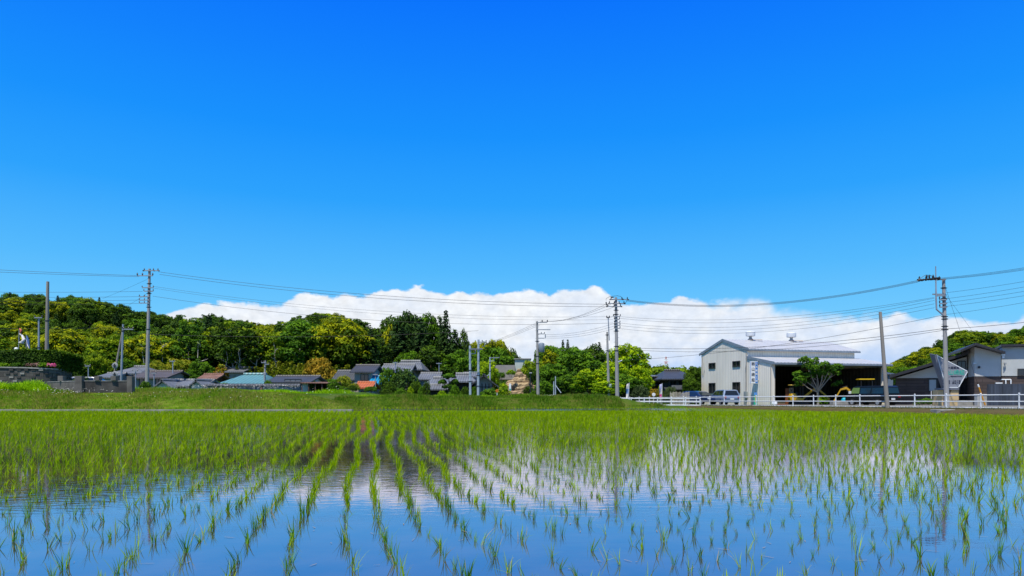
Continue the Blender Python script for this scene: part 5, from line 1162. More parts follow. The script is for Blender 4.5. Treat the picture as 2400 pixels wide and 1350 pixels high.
mb = MB(); mb.prism([V3(2198, 914, Ds+.2), V3(2211, 914, Ds+.2), V3(2211, 952, Ds+.2), V3(2198, 952, Ds+.2)], (0, .7, 0)); mb.prism([V3(2231, 914, Ds+.1), V3(2247, 914, Ds+.1), V3(2247.5, 938, Ds+.1), V3(2225, 938, Ds+.1), V3(2225, 925, Ds+.1)], (0, .6, 0)); mb.box(PX(2225, Ds), Ds+.12, .1, PX(2247, Ds), Ds+.68, PZ(938, Ds)-.003); mb.build('base', SBG, t4, bevel=.02)
mb = MB(); mb.prism([V3(2205, 909.5, Ds), V3(2248, 909.5, Ds), V3(2248, 913.6, Ds), V3(2205, 913.6, Ds)], (0, .8, 0)); mb.build('plinth', SG2, t4)
GRN = mat('sign_green', (.02, .42, .30), .4)
for body, px, py, s_, m_ in (('土木建築業', 2231, 862.5, .235, INK), ('山崎組', 2241.5, 874, .44, GRN), ('一般建設業許可番号', 2240, 882.5, .115, INK), ('建築・土木工事', 2234, 893.5, .17, INK), ('外構・解体工事', 2234, 898.5, .17, INK)):
    text_on(body, I4(V3(px, py, Ds)+Vector((0, -.006, 0))) @ Matrix.Rotation(R(90), 4, 'X'), s_, m_, t4, 'lettering', .004)

# ------------------------------------------------------------------ road, yard, white guard fences
def strip_sheet(name, t0, t1, o0, o1, dz, m, n=40):
    V = []; Fc = []
    for i in range(n+1):
        for o_ in (o0, o1): q = fp(t0+(t1-t0)*i/n, o_); V.append((q.x, q.y, float(RG(q.y))+dz))
    for i in range(n): Fc.append((2*i, 2*i+1, 2*i+3, 2*i+2))
    return struct(link(name, npmesh(name, V, Fc, [m])))
strip_sheet('road', -34, 40, 1.0, 7.0, .05, ASPH); strip_sheet('yard', -34, 30, 7.005, 30, .046, PAVE)
strip_sheet('road_edge_line', -34, 40, 1.25, 1.4, .054, mat('road_paint', (.7, .7, .68), .7))
def guard_fence(name, label, pts, hgt, r, zf, rails=(1.0, .56, .12)):
    c = pts[0]; t = thing(name, label, 'fence', (c[0], c[1], zf(c[1])))
    for i, (x, y) in enumerate(pts):
        z = zf(y); mb = MB(); mb.tube([(x, y, z-.25), (x, y, z+hgt+.03)], r*1.25, 8); mb.lathe([(r*1.6, 0), (r*1.6, .04), (r*.6, .06)], 8, (x, y, z+hgt+.02)); mb.build('post', WHT, t)
    for f in rails:
        mb = MB()
        mb.tube([(x, y, zf(y)+hgt*f-.03) for x, y in pts], r, 8); mb.build('rail', WHT, t)
    return t
pts = [(fp(2.0*i).x, fp(2.0*i).y) for i in range(-6, 22)]
guard_fence('guard_fence', 'long white three-rail pipe guard fence along the road at right', pts, .78, .03, lambda y: float(RG(y)))
x0, y0, x1, y1 = PX(1450, 65), 65, PX(1641, 59.6), 59.6
guard_fence('guard_fence', 'short white guard fence with thick posts at the bend by the utility pole', [(x0+(x1-x0)*i/6, y0+(y1-y0)*i/6) for i in range(7)], .68, .045, lambda y: .14)
t = thing('drain_outlet', 'small dark concrete outlet set in the verge under the leaning pole', 'outlet', (fp(3.2, -1.2).x, fp(3.2, -1.2).y, .1)); q = fp(3.2, -1.3)
mb = MB(frame_tf((q.x, q.y, .0), 0)); mb.box(-.5, -.3, -.1, .5, .3, .26); mb.build('slab', CON, t, bevel=.02); mb = MB(frame_tf((q.x, q.y, .0), 0)); mb.box(-.3, -.31, -.05, .3, -.303, .16); mb.build('opening', BLKM, t)
mb = MB(frame_tf((PX(1491, 61), 61, .05), .2)); mb.box(-.35, -.2, 0, .35, .2, .5); tag(mb.build('concrete_block', CON, loc=(PX(1491, 61), 61, .05), bevel=.04), 'squat concrete block at the left end of the guard fence', 'block')

# ------------------------------------------------------------------ left side: stone wall, hedge, parapet
t = thing('retaining_wall', 'curved stone-block retaining wall with a dark hedge on top', 'wall', (PX(60, 57), 57, 1.3))
STN = mat('stone_block', (.10, .095, .085), .9, var=(.7, 1.2), pattern='brick', pa=(.62, .31)); PALE = mat('pale_block', (.30, .29, .26), .9, var=(.7, 1.1)); DRKB = mat('dark_block', (.05, .05, .048), .9)
cur = [(PX(-60, 57), 57.0), (PX(60, 57), 57.0), (PX(100, 57.1), 57.1), (PX(130, 57.6), 57.6), (PX(150, 58.6), 58.6), (PX(163, 60.3), 60.3), (PX(168, 63), 63)]
tops = [3.40, 3.33, 3.27, 3.24, 3.24, 3.26, 3.3]
V = []; Fc = []
for (x, y), z in zip(cur, tops): V += [(x, y, .9), (x, y+.02, z), (x, y+.5, z), (x, y+.5, .9)]
for i in range(len(cur)-1): o_ = i*4; Fc += [(o_, o_+4, o_+5, o_+1), (o_+1, o_+5, o_+6, o_+2)]
mb = MB(); mb.v = [Vector(v) for v in V]; mb.f = [list(f) for f in Fc]; mb.mi = [0]*len(Fc); mb.build('block_face', STN, t)
mbp = MB(); mbd = MB()
for i in range(len(cur)-1):
    a_, b_ = Vector((*cur[i], 0)), Vector((*cur[i+1], 0)); L = (b_-a_).length; d_ = (b_-a_).normalized(); n_2 = Vector((d_.y, -d_.x, 0)); k = 0
    while k*.62 < L-.5:
        for rrow in range(6):
            q = rng.random(); z = 1.5+rrow*.31
            if q < .62:
                c_ = a_+d_*(k*.62+.31+(.31 if rrow % 2 else 0))+n_2*.0; tgt = mbp if q < .16 else mbd
                if q < .16 or q > .18:
                    w2, h2 = (.17, .07)
                    p0 = c_-d_*w2+Vector((0, 0, z+.155-h2)); p1 = c_+d_*w2+Vector((0, 0, z+.155-h2))
                    tgt.prism([p0, p1, p1+Vector((0, 0, 2*h2)), p0+Vector((0, 0, 2*h2))], n_2*rng.uniform(.03, .06))
        k += 1
mbp.build('proud_blocks', PALE, t); mbd.build('dark_blocks', DRKB, t)
mb = MB()
for i in range(len(cur)-1):
    a_, b_ = cur[i], cur[i+1]; mb.prism([(a_[0], a_[1]-.08, tops[i]), (b_[0], b_[1]-.08, tops[i+1]), (b_[0], b_[1]+.35, tops[i+1]), (a_[0], a_[1]+.35, tops[i])], (0, 0, .1))
mb.build('coping', CON, t)
r_ = np.random.default_rng(9)
def hedge(name, label, path, zb, zt, wd, n, m, size, cat='hedge', tipf=.5):
    ps = np.array(path); seg = np.hypot(*np.diff(ps, axis=0).T); cs = np.r_[0, np.cumsum(seg)]; s_ = r_.uniform(0, cs[-1], n)
    cx = np.interp(s_, cs, ps[:, 0]); cy = np.interp(s_, cs, ps[:, 1]); face = r_.integers(0, 3, n); zt_ = np.interp(s_, cs, zt)+.08*np.sin(s_*1.9)*np.sin(s_*.7)
    z = np.where(face == 0, zt_, zb+(zt_-zb)*r_.uniform(0, 1, n)); off_ = np.where(face == 0, r_.uniform(-wd/2, wd/2, n), np.where(face == 1, -wd/2, r_.uniform(-wd/2, wd/2, n)))
    Pq = np.stack([cx, cy+off_+wd/2+.35, z], -1)+r_.normal(0, .07, (n, 3)); Nn = np.where((face == 0)[:, None], np.array([0, 0, 1.]), np.array([0, -1., .25]))+r_.normal(0, .5, (n, 3))
    V, Fc = leaf_quads(Pq, Nn, size, r_); return tag(link(name, npmesh(name, V, Fc, [m], tint=np.where(face == 0, tipf, np.clip(r_.normal(.0, .25, n), 0, 1)))), label, cat)
hedge('hedge', 'tall clipped dark hedge on top of the stone retaining wall', cur[:6], 3.3, [4.82, 4.82, 4.72, 4.66, 4.58, 4.48], 1.6, 26000, LM['dark'], .17, tipf=.9)
AZ = {'pink': leafmat('azalea_pink', [(.45, .04, .16), (.70, .10, .30), (.75, .35, .45)], trans=.2), 'dusty': leafmat('azalea_dusty', [(.20, .10, .08), (.35, .20, .18), (.12, .16, .03)], trans=.2)}
for px, py, w_, c_, lab in ((127, 860, .42, 'pink', 'small bright pink azalea at the foot of the hedge'), (85, 859, .9, 'dusty', 'dusty pink azalea bush at the foot of the hedge'), (110, 858, .7, 'bright', 'light green bush between the two azaleas'), (50, 858, .8, 'mid', 'green bush left of the dusty pink azalea'), (18, 857, .9, 'bright', 'light green bush at the far left foot of the hedge')):
    x, y = PX(px, 57.5), 57.45; vft = lobes_mesh('a', [(w_*(.5-r_.uniform()), .0+.2*r_.uniform(-1, 1), .22, w_*.5, .28, .25*(.6+w_*.5)) for _ in range(4)], 70, .11, r_, tipf=.2, fill=.1)
    tag(link('azalea_bush' if c_ in AZ else 'flower_bush', to_mesh('b', vft, AZ.get(c_, LM.get(c_))), (x, y-.1, 3.34)), lab, 'bush')
t = thing('parapet', 'weathered concrete parapet wall with square piers at the edge of the grass bank', 'wall', (PX(185, 49), 49, 1.1))
DC = mat('dark_concrete', (.060, .055, .050), .9, scale=1.6, var=(.55, 1.5)); DC2 = mat('stained_concrete', (.13, .12, .105), .9, scale=1.6, var=(.6, 1.3))
pp = [(PX(112, 53), 53), (PX(185, 49.2), 49.2), (PX(308, 49.6), 49.6)]
for i, m_ in ((0, DC2), (1, DC)):
    a_, b_ = Vector((*pp[i], .9)), Vector((*pp[i+1], .9)); mb = MB(); mb.prism([a_, b_, b_+Vector((0, 0, 1.17)), a_+Vector((0, 0, 1.17))], (0, .22, 0)); mb.build('wall_panel', m_, t)
    mb = MB(); mb.prism([a_+Vector((0, -.03, 1.173)), b_+Vector((0, -.03, 1.173)), b_+Vector((0, .26, 1.173)), a_+Vector((0, .26, 1.173))], (0, 0, .05)); mb.build('coping', CON, t)
for px, D in ((143, 51.3), (185, 49.1), (228, 49.3), (267, 49.4), (305, 49.6)):
    mb = MB(); x = PX(px, D); w_ = .26 if px == 185 else .19; mb.box(x-w_, D-.1, .9 if px in (185, 305) else 2.13, x+w_, D+.3, PZ(881.5 if px > 150 else 881, D)); mb.build('pier', DC2, t, bevel=.01)

# ------------------------------------------------------------------ rock outcrop and pruned garden pines
def rock(name, label, px0, px1, py_top, D, zb, dep, seed):
    r2 = np.random.default_rng(seed); n, m = 44, 30; x0, x1 = PX(px0, D), PX(px1, D); H_ = PZ(py_top, D)-zb; V = []
    for j in range(m+1):
        for i in range(n+1):
            u = i/n; v = j/m; ridge = (1+.10*math.sin(u*13+1)+.06*math.sin(u*29))*min(1, (math.sin(math.pi*min(1, max(0, u*.97+.03)))**.38))*(.80+.20*math.cos((u-.62)*3.4))
            z = v*H_*ridge; lay = .16*math.sin(z*3.1+u*4+1.5*math.sin(u*7))+.10*math.sin(z*7.3-u*9+math.sin(z*2)*2)+.3*math.sin(u*11+z*.8)
            V.append((x0+(x1-x0)*(u+.02*math.sin(v*9)), D+v**1.6*3.2+lay*.6+abs(u-.5)**2*4+r2.normal(0, .08), zb+z))
    Fc = [(j*(n+1)+i, j*(n+1)+i+1, (j+1)*(n+1)+i+1, (j+1)*(n+1)+i) for j in range(m) for i in range(n)]
    o_ = len(V)
    for i in range(n+1): b_ = V[m*(n+1)+i]; V.append((b_[0], D+dep, b_[2]*.9))
    Fc += [(m*(n+1)+i, m*(n+1)+i+1, o_+i+1, o_+i) for i in range(n)]
    return tag(link(name, npmesh(name, V, Fc, [RK], smooth=True)), label, 'rock')
m, nt, b = nodes_of('sandstone'); tcn = N(nt, 'ShaderNodeTexCoord'); wv = N(nt, 'ShaderNodeTexWave'); wv.bands_direction = 'Z'; wv.inputs['Scale'].default_value = .45; wv.inputs['Distortion'].default_value = 9; wv.inputs['Detail'].default_value = 5
nt.links.new(tcn.outputs['Object'], wv.inputs[0]); nt.links.new(ramp(nt, wv.outputs[1], [(.1, (.13, .085, .045)), (.4, (.36, .26, .14)), (.8, (.50, .38, .22)), (.95, (.22, .15, .08))]).outputs[0], b.inputs['Base Color']); b.inputs['Roughness'].default_value = .95
bp = N(nt, 'ShaderNodeBump'); bp.inputs['Strength'].default_value = .5; bp.inputs['Distance'].default_value = .15; nt.links.new(wv.outputs[1], bp.inputs['Height']); nt.links.new(bp.outputs[0], b.inputs['Normal']); RK = m
rock('rock_outcrop', 'layered tan sandstone outcrop beside the road', 1158, 1272, 872, 88, -.4, 18, 4)
for px, top, bot, D, wd, lf, lab in ((1175, 872, 890, 88.6, 20, 'mid', 'green bush clinging to the left of the rock'), (1197, 866, 882, 88.8, 22, 'bright', 'light green bush on the crown of the rock'), (1245, 862, 900, 89, 26, 'dark', 'dark bush over the right edge of the rock'), (1238, 905, 930, 87, 22, 'dark', 'dark shrub at the foot of the rock'), (1255, 915, 932, 84, 24, 'mid', 'green shrub between the rock and the transformer pole')):
    plant('bush', px, top, PZ(bot, D), D, wd, lf, lab, 'bush', 'bush')
BT = [(942, 861, 84, 72, 'cedar', 'big rounded dark pine towering over the village gardens'), (912, 893, 80, 30, 'dark', 'dark clipped shrub left of the big rounded pine'), (975, 893, 79, 34, 'dark', 'dark shrub at the right foot of the big rounded pine'), (990, 905, 77, 24, 'mid', 'round clipped shrub right of the big pine'), (940, 908, 75, 34, 'mid', 'low shrub in front of the big rounded pine'), (905, 912, 74, 30, 'dark', 'low dark shrub in front of the blue sheet roof'), (1036, 914, 76, 20, 'bright', 'round light green clipped bush under the pruned pine'), (962, 905, 76, 16, 'bright', 'small pointed bright shrub in front of the big pine'),
      (1150, 910, 76, 60, 'mid', 'square-cut low hedge bush beside the orange road sign'), (1180, 898, 78, 30, 'bright', 'leafy green shrub between the farmhouse and the rock'), (1112, 905, 80, 18, 'mid', 'garden shrub between the twin poles'), (870, 905, 76, 30, 'mid', 'green shrub right of the orange roof'), (830, 898, 78, 26, 'bamboo', 'olive shrub left of the orange roof'), (800, 905, 76, 30, 'mid', 'shrub at the right end of the open carport'), (1500, 902, 76, 40, 'grey', 'grey-green shrub with pale flowers left of the brick house'), (1535, 910, 78, 30, 'russet', 'bare reddish shrub in front of the brick house'), (1572, 905, 82, 30, 'grey', 'grey-green shrub in front of the black-roofed house'), (1548, 902, 84, 16, 'lime', 'small yellow-green shrub by the brick house'),
      (508, 893, 78, 22, 'mid', 'green shrub between the dark red house and the teal roof'), (527, 897, 70, 26, 'mid', 'low green shrub in front of the teal-roofed house'), (628, 890, 74, 22, 'mid', 'shrub between the teal roof and the grey shed'), (730, 890, 78, 30, 'mid', 'leafy shrub behind the open carport'), (783, 892, 72, 28, 'mid', 'dense green shrub hiding the end of the carport'), (826, 903, 72, 24, 'dark', 'dark shrub in front of the two-storey house'), (1000, 892, 76, 20, 'dark', 'dark shrub before the grey-roofed house'), (1066, 900, 75, 22, 'mid', 'garden shrub right of the pruned pine'), (1090, 906, 75, 22, 'dark', 'dark garden shrub left of the twin poles'), (190, 878, 64, 34, 'dark', 'dark shrub behind the first piers of the parapet'), (340, 893, 66, 24, 'mid', 'shrub at the foot of the tall utility pole')]
for px, top, D, wd, lf, lab in BT: plant('bush', px, top, gz(PX(px, D), D), D, wd, lf, lab, 'shrub', 'tree' if 'pine' in lab and wd > 60 else 'shrub')
t = thing('pruned_pine', 'cloud-pruned garden pine with layered green pads', 'tree', (PX(1052, 78), 78, gm)); c0 = Vector((PX(1052, 78), 78, gm)); mb = MB(Matrix.Translation(c0))
mb.tube([(0, 0, -.2), (.25, 0, .9), (-.15, 0, 1.7), (.1, 0, 2.5), (0, 0, 3.3)], [.14, .12, .1, .08, .04], 7)
pads = [(0, 3.55, .75), (-.75, 2.85, .5), (.65, 2.9, .45), (.1, 2.35, .8), (-.45, 1.6, .35), (1.0, 1.45, .8), (-.5, .95, .4)]
for x, z, w_ in pads: mb.tube([(0, 0, z-.35), (x, 0, z-.1)], [.05, .03], 5)
mb.build('trunk', BARK, t, smooth=True)
for x, z, w_ in pads: link('foliage_pad', to_mesh('foliage_pad', lobes_mesh('p', [(x, 0, z, w_, w_*.8, .3), (x+.1, 0, z+.1, w_*.7, w_*.5, .3)], 130, .2, r_, tipf=.7, fill=.1), LM['mid']), (0, 0, 0), t)
# ------------------------------------------------------------------ poles
POR = mat('insulator_porcelain', (.02, .02, .024), .3); STEEL = mat('pole_steel', (.30, .34, .40), .5, metal=.2)
def insul(mb, x, y, z, s=1.0, up=True):
    sg = 1 if up else -1; mb.lathe([(.03*s, 0), (.08*s, sg*.05*s), (.04*s, sg*.09*s), (.09*s, sg*.14*s), (.04*s, sg*.2*s), (.03*s, sg*.26*s)], 7, (x, y, z))
def pole(label, pxb, pxt, D, zb, top_py, r0, r1, m, arms=(), bands=(), group=None, name='utility_pole', steps=None, extra=None):
    xb, xt, zt = PX(pxb, D), PX(pxt, D), PZ(top_py, D); t = thing(name, label, 'pole', (xb, D, zb), group)
    def xa(z): return xb+(xt-xb)*(z-zb)/(zt-zb)
    mb = MB(); mb.tube([(xb-(xt-xb)*.3/(zt-zb), D, zb-.3), (xb, D, zb), (xt, D, zt)], [r0, r0, r1], 12); mb.build('shaft', m, t, smooth=True)
    for a in arms:
        py, l, r_2 = a[:3]; kind = a[3] if len(a) > 3 else 'pins'; z = PZ(py, D); x = xa(z); x0, x1 = x+l/F*D, x+r_2/F*D
        mb = MB(); mb.box(min(x0, x1), D-r1-.1, z-.045, max(x0, x1), D-r1-.02, z+.045); ar = mb.build('crossarm', GALV, t)
        n = max(2, int(round(abs(x1-x0)/.55)))
        if kind == 'bare': continue
        mb = MB()
        for k in range(n+1):
            xx = x0+(x1-x0)*k/n
            if abs(xx-x) < .12: continue
            if kind == 'strain': mb.tube([(xx, D-r1-.06, z), (xx+.16*(1 if xx > x else -1), D-r1-.06, z-.02)], .06, 6); insul(mb, xx, D-r1-.06, z+.04, .8)
            else: insul(mb, xx, D-r1-.06, z+.045, 1.0 if kind == 'pins' else .7)
        mb.build('insulator', POR, ar)
    for py in bands:
        z = PZ(py, D); mb = MB(); rr = r0+(r1-r0)*(z-zb)/(zt-zb); mb.tube([(xa(z), D, z-.05), (xa(z), D, z+.05)], rr+.02, 12); mb.box(xa(z)-rr-.12, D-.03, z-.03, xa(z)+rr+.12, D+.03, z+.03); mb.build('band', DARKM, t)
    if steps:
        mb = MB()
        for k in range(int((zt-zb-2)/.45)):
            z = zb+1.8+k*.45; sd = 1 if k % 2 else -1; rr = r0+(r1-r0)*(z-zb)/(zt-zb); mb.tube([(xa(z)+sd*rr*.8, D, z), (xa(z)+sd*(rr+.12), D, z)], .012, 4)
        mb.build('step_bolt', DARKM, t)
    return t, xa
def box_on(t, px0, py0, px1, py1, D, dep, m, nm, bev=.03, off=-.2):
    mb = MB(); mb.box(PX(px0, D), D+off-dep, PZ(py1, D), PX(px1, D), D+off, PZ(py0, D)); return mb.build(nm, m, t, bevel=bev)
# far left
pole('plain tall concrete pole standing behind the hedge', 109, 112, 61, 3.3, 660, .17, .12, CONP2, bands=(752,), name='concrete_pole')
pole('thin grey pole with a short crossarm left of the plain tall pole', 91, 91, 64, 3.3, 743, .10, .07, STEEL, arms=((745, -8, 10, 'small'),), bands=(815,))
tL, xL = pole('tall concrete utility pole crowned with crossarms behind the village wall', 344, 350.5, 70, 1.35, 630, .20, .12, CONP, arms=((635, -10, 22, 'strain'), (647, -26, 10, 'pins'), (675, -14, 12, 'small'), (683, -10, 12, 'small'), (696, -20, 4, 'small'), (704, -20, 4, 'small'), (711, -20, 4, 'small')), bands=(665, 688, 720, 772), steps=True)
pole('slim upright grey pole propped by a dark slanted brace', 283, 288.5, 62, 1.35, 760, .11, .08, STEEL, bands=(768, 776), arms=((772, 4, 26, 'small'),), name='utility_pole')
mb = MB(); mb.tube([(PX(256, 62), 62.2, 1.2), (PX(286.5, 62), 62.05, PZ(778, 62))], [.11, .08], 8); tag(mb.build('pole_brace', CONP2, loc=(PX(256, 62), 62.2, 1.35)), 'dark slanted brace propping the slim upright grey pole', 'brace')
t = thing('traffic_mirror', 'pair of round traffic mirrors on one post in front of the grey hipped roof', 'mirror', (PX(271, 60), 60, 1.3)); mb = MB(); mb.tube([(PX(271, 60), 60, 1.2), (PX(271, 60), 60, PZ(851, 60))], .04, 8); mb.build('post', DARKM, t)
for py in (857, 877.5):
    mb = MB(I4((PX(271, 60), 59.9, PZ(py, 60))) @ Matrix.Rotation(R(90), 4, 'X')); mb.lathe([(.02, -.05), (.24, -.03), (.27, .0), (.24, .03), (.02, .05)], 20); q = mb.build('mirror_back', mat('mirror_back', (.30, .31, .32), .5), t, smooth=True)
    mb = MB(); mb.box(PX(271, 60)-.04, 59.8, PZ(py, 60)-.16, PX(271, 60)+.04, 59.86, PZ(py, 60)+.16); mb.box(PX(271, 60)-.14, 59.79, PZ(py, 60)-.03, PX(271, 60)+.14, 59.83, PZ(py, 60)+.03); mb.build('bracket', DARKM, q)
for px, py, D, r0, lab in ((207, 856, 76, .05, 'thin grey pole with a T top behind the parapet'), (318, 868, 74, .05, 'thin pale pole left of the tall utility pole'), (361, 873, 76, .05, 'short thin pole right of the tall utility pole'), (405, 845, 84, .06, 'thin pole standing by the olive trees'), (880, 876, 80, .05, 'thin pole in front of the blue sheet roof'), (927, 848, 92, .06, 'thin dark pole before the smooth grey roof'), (1029, 850, 100, .06, 'distant dark pole above the farmhouse roofs')):
    pole(lab, px, px, D, gz(PX(px, D), D), py, r0*1.3, r0, STEEL, arms=((py+2, -6, 6, 'small'),), name='thin_pole')
tA, _ = pole('grey pole with crossarms and a small transformer in front of the bamboo', 619, 622, 80, 1.35, 845, .13, .09, CONP, arms=((850, -8, 2, 'small'), (854, 0, 10, 'small')), bands=(862,)); box_on(tA, 620, 873, 626, 880, 80, .25, GALV, 'transformer')
# carp streamers
CARP = {'white': mat('streamer_white', (.72, .68, .66), .8), 'blue': mat('streamer_blue', (.05, .12, .30), .8), 'red': mat('streamer_red', (.5, .12, .08), .8)}
def streamer(parent, pts, r, m):
    mb = MB(); mb.tube(pts, r, 8); return mb.build('streamer', m, parent, smooth=True)
t = thing('streamer_pole', 'thin pole flying a curling white carp streamer behind the hedge', 'pole', (PX(43, 60), 60, 3.3)); mb = MB(); mb.tube([(PX(42, 60), 60, 3.2), (PX(45, 60), 60, PZ(772, 60))], .03, 6); mb.build('pole', GALV, t)
streamer(t, [P(46, 782, 60), P(52, 787, 59.9), P(56, 795, 59.8), P(52, 803, 59.7), P(44, 803, 59.7)], [.05, .09, .13, .15, .06], CARP['white']); streamer(t, [P(46, 770, 60), P(50, 775, 59.9), P(47, 782, 59.8)], [.05, .1, .04], CARP['red'])
mb = MB(); mb.lathe([(.05, 0), (.15, .05), (.17, .17), (.12, .28), (.04, .32)], 10, (PX(42, 60), 59.8, PZ(823, 60))); mb.build('ball', WSG, t, smooth=True)
t = thing('streamer_pole', 'thin pole with hanging dark blue streamers behind the hedge', 'pole', (PX(61, 61), 61, 3.3)); mb = MB(); mb.tube([(PX(61, 61), 61, 3.2), (PX(62, 61), 61, PZ(785, 61))], .03, 6); mb.build('pole', GALV, t)
for k, mm in enumerate(('blue', 'blue', 'white')): streamer(t, [P(63, 788+k*4, 61), P(66, 798+k*6, 60.9), P(69+k, 815+k*3, 60.8)], [.05, .08, .03], CARP[mm])
# centre
STL = mat('light_steel', (.42, .48, .54), .45, metal=.15)
g1 = 'twin poles by the farmhouses'
pole('left and shorter of two pale poles in front of the farmhouses', 1102.5, 1101.5, 71, gm, 810, .14, .11, STL, arms=((819, 2, 24, 'bare'),), bands=(868, 894))
tt, _ = pole('right and taller of two pale poles in front of the farmhouses', 1120.5, 1121.5, 71, gm, 796, .15, .11, STL, arms=((818, -22, 10, 'bare'), (802, 0, 18, 'small'), (872, -18, 2, 'bare')), bands=(880, 905))
mb = MB(); D = 71; mb.tube([P(1114, 818, D), P(1114, 829, D), P(1104, 829, D)], .04, 5); mb.build('frame_bracket', STL, tt); mb = MB(); mb.tube([P(1136, 800, D), P(1136, 811, D), P(1130, 812, D)], .03, 5); mb.build('frame_bracket', STL, tt)
tt, _ = pole('pole with square brackets behind the gabled farmhouse', 1148, 1148.5, 90, gm, 837, .13, .09, STL, arms=((838.5, 0, 22, 'small'),), bands=(850, 870)); mb = MB(); D = 90; mb.tube([P(1150, 846, D), P(1158, 846, D), P(1158, 838, D)], .05, 5); mb.build('frame_bracket', STL, tt); mb = MB(); mb.tube([P(1148, 876, D), P(1127, 894, D)], .05, 5); mb.build('strut', STL, tt)
tT, _ = pole('concrete pole carrying a grey transformer drum beside the rock', 1261.5, 1258.5, 80, gm, 753, .20, .12, CONP, arms=((756, 0, 24, 'pins'), (773, 0, 31, 'bare'), (793, 2, 17, 'bare'), (783, 2, 17, 'small')), bands=(800, 835, 852), steps=True)
mb = MB(); mb.lathe([(.30, 0), (.34, .05), (.34, 1.0), (.30, 1.05), (.1, 1.12)], 14, (PX(1268, 80)+.05, 79.7, PZ(826, 80))); mb.build('transformer', mat('transformer_grey', (.22, .27, .33), .5), tT, smooth=True); mb = MB(); mb.tube([P(1278, 783, 80), P(1278, 793, 80)], .05, 5); mb.build('bracket', GALV, tT)
t = thing('street_lamp', 'slim dark street lamp standing beside the rock', 'lamp', (PX(1243, 84), 84, gm)); mb = MB(); mb.tube([(PX(1243, 84), 84, gm-.2), (PX(1243, 84), 84, PZ(874, 84))], .07, 8); mb.build('post', DARKM, t); mb = MB(); mb.box(PX(1240.5, 84), 83.7, PZ(875.5, 84), PX(1247, 84), 84.2, PZ(873, 84)); mb.build('lamp_head', GALV, t, bevel=.03)
for px, py, D, lab in ((1302, 882, 78, 'grey post right of the netting fence'), (1298, 894, 80, 'shorter grey post behind the netting fence')): pole(lab, px, px, D, gm, py, .07, .06, STL, name='post')
mb = MB(); mb.tube([P(1302, 903, 77.8), P(1315, 921, 77.5)], .05, 6); tag(mb.build('post_brace', STL, loc=P(1315, 925, 77.5)), 'slanted strut leaning on the grey post', 'brace')
tt, _ = pole('slender jointed pole with a meter box, left of the main pole', 1427.5, 1423, 75, .0, 778, .17, .10, CONP, bands=(785, 822), steps=True); box_on(tt, 1426.5, 900, 1432, 908, 75, .25, mat('box_pale', (.50, .55, .57), .5), 'meter_box'); box_on(tt, 1425, 928, 1434, 934, 75, .3, mat('box_pale2', (.48, .50, .50), .6), 'junction_box')
mb = MB(); mb.tube([P(1428, 798, 74.8), P(1425.5, 745, 74.8)], .055, 8); ex = mb.build('steel_extension', STEEL, tt); mb = MB(); mb.box(PX(1421, 74.8), 74.7, PZ(745.5, 74.8), PX(1429, 74.8), 74.8, PZ(743.5, 74.8)); insul(mb, PX(1422, 74.8), 74.75, PZ(744, 74.8), .8); insul(mb, PX(1428, 74.8), 74.75, PZ(744, 74.8), .8); mb.build('insulator', POR, ex)
tM, _ = pole('main concrete utility pole with crowded black insulators at the road bend', 1447, 1443.5, 68, .1, 697, .21, .12, CONP, arms=((702.5, -12, 26, 'strain'), (712, -16, 18, 'strain'), (719, -20, 10, 'strain'), (742, -7, 9, 'small'), (749, -5, 7, 'small'), (757, -5, 8, 'small'), (763, -5, 8, 'small'), (770, -5, 8, 'small')), bands=(727, 737, 776, 812, 822), steps=True)
mb = MB(); D = 67.7; mb.tube([P(1421, 713, D), P(1420.5, 700, D), P(1428, 695.5, D), P(1447, 693, D), P(1455, 695, D), P(1462, 702, D)], .018, 4); mb.tube([P(1469, 704, D), P(1467, 709, D), P(1461, 712, D)], .02, 4); mb.tube([P(1420.5, 708, D), P(1421.5, 716, D)], .06, 6); mb.tube([P(1433, 697, D), P(1438, 697, D)], .06, 6); mb.build('jumper_cable', POR, tM)
mb = MB(); mb.tube([P(1449, 849, 67.7), P(1457, 844.5, 67.2)], .06, 6); mb.build('lamp_arm', WSG, tM)
# right
tR, _ = pole('concrete utility pole with a bent steel riser in front of the modern house', 2219, 2211.5, 52, .18, 653, .19, .11, CONP, arms=((656, -60, 2, 'strain'), (690.5, -30, 0, 'bare'), (694, -20, 0, 'bare'), (703, -14, 3, 'small'), (712, -14, 3, 'small'), (720.5, -14, 3, 'small')), bands=(675, 700, 742, 748, 765, 772), steps=True)
mb = MB(); D = 51.7; mb.tube([P(2193, 624, D), P(2194, 700, D), P(2195, 725, D), P(2211, 739, D)], [.035, .06, .06, .06], 8); ri = mb.build('steel_riser', STEEL, tR)
mb = MB(); mb.tube([P(2150, 659, D), P(2156, 653, D), P(2168, 645, D), P(2180, 645, D), P(2192, 651, D)], .018, 4)
for a_ in (2153, 2160, 2169, 2176, 2184, 2191, 2198): mb.tube([P(a_, 652+(2200-a_)*.13, D), P(a_+5, 651+(2200-a_)*.11, D)], .09, 6)
for a_ in (2172, 2178, 2187): insul(mb, PX(a_, D), D, PZ(652, D), 1.0)
mb.build('insulator', POR, ri)
pole('bare concrete pole leaning slightly left in front of the black van', 2080, 2063, 42, .2, 731, .135, .09, CONP2, bands=(), name='concrete_pole')
t = thing('guy_wire_guard', 'yellow guard tube with a white cap round a guy wire before the plank fence', 'guard', P(2309, 950, 53)); mb = MB(); mb.tube([P(2309, 950, 53), P(2294, 907, 53)], .055, 8); mb.build('tube', mat('guard_orange', (.70, .30, .02), .5), t); mb = MB(); mb.tube([P(2294, 907, 53), P(2292, 901, 53)], .06, 8); mb.build('cap', WSG, t)
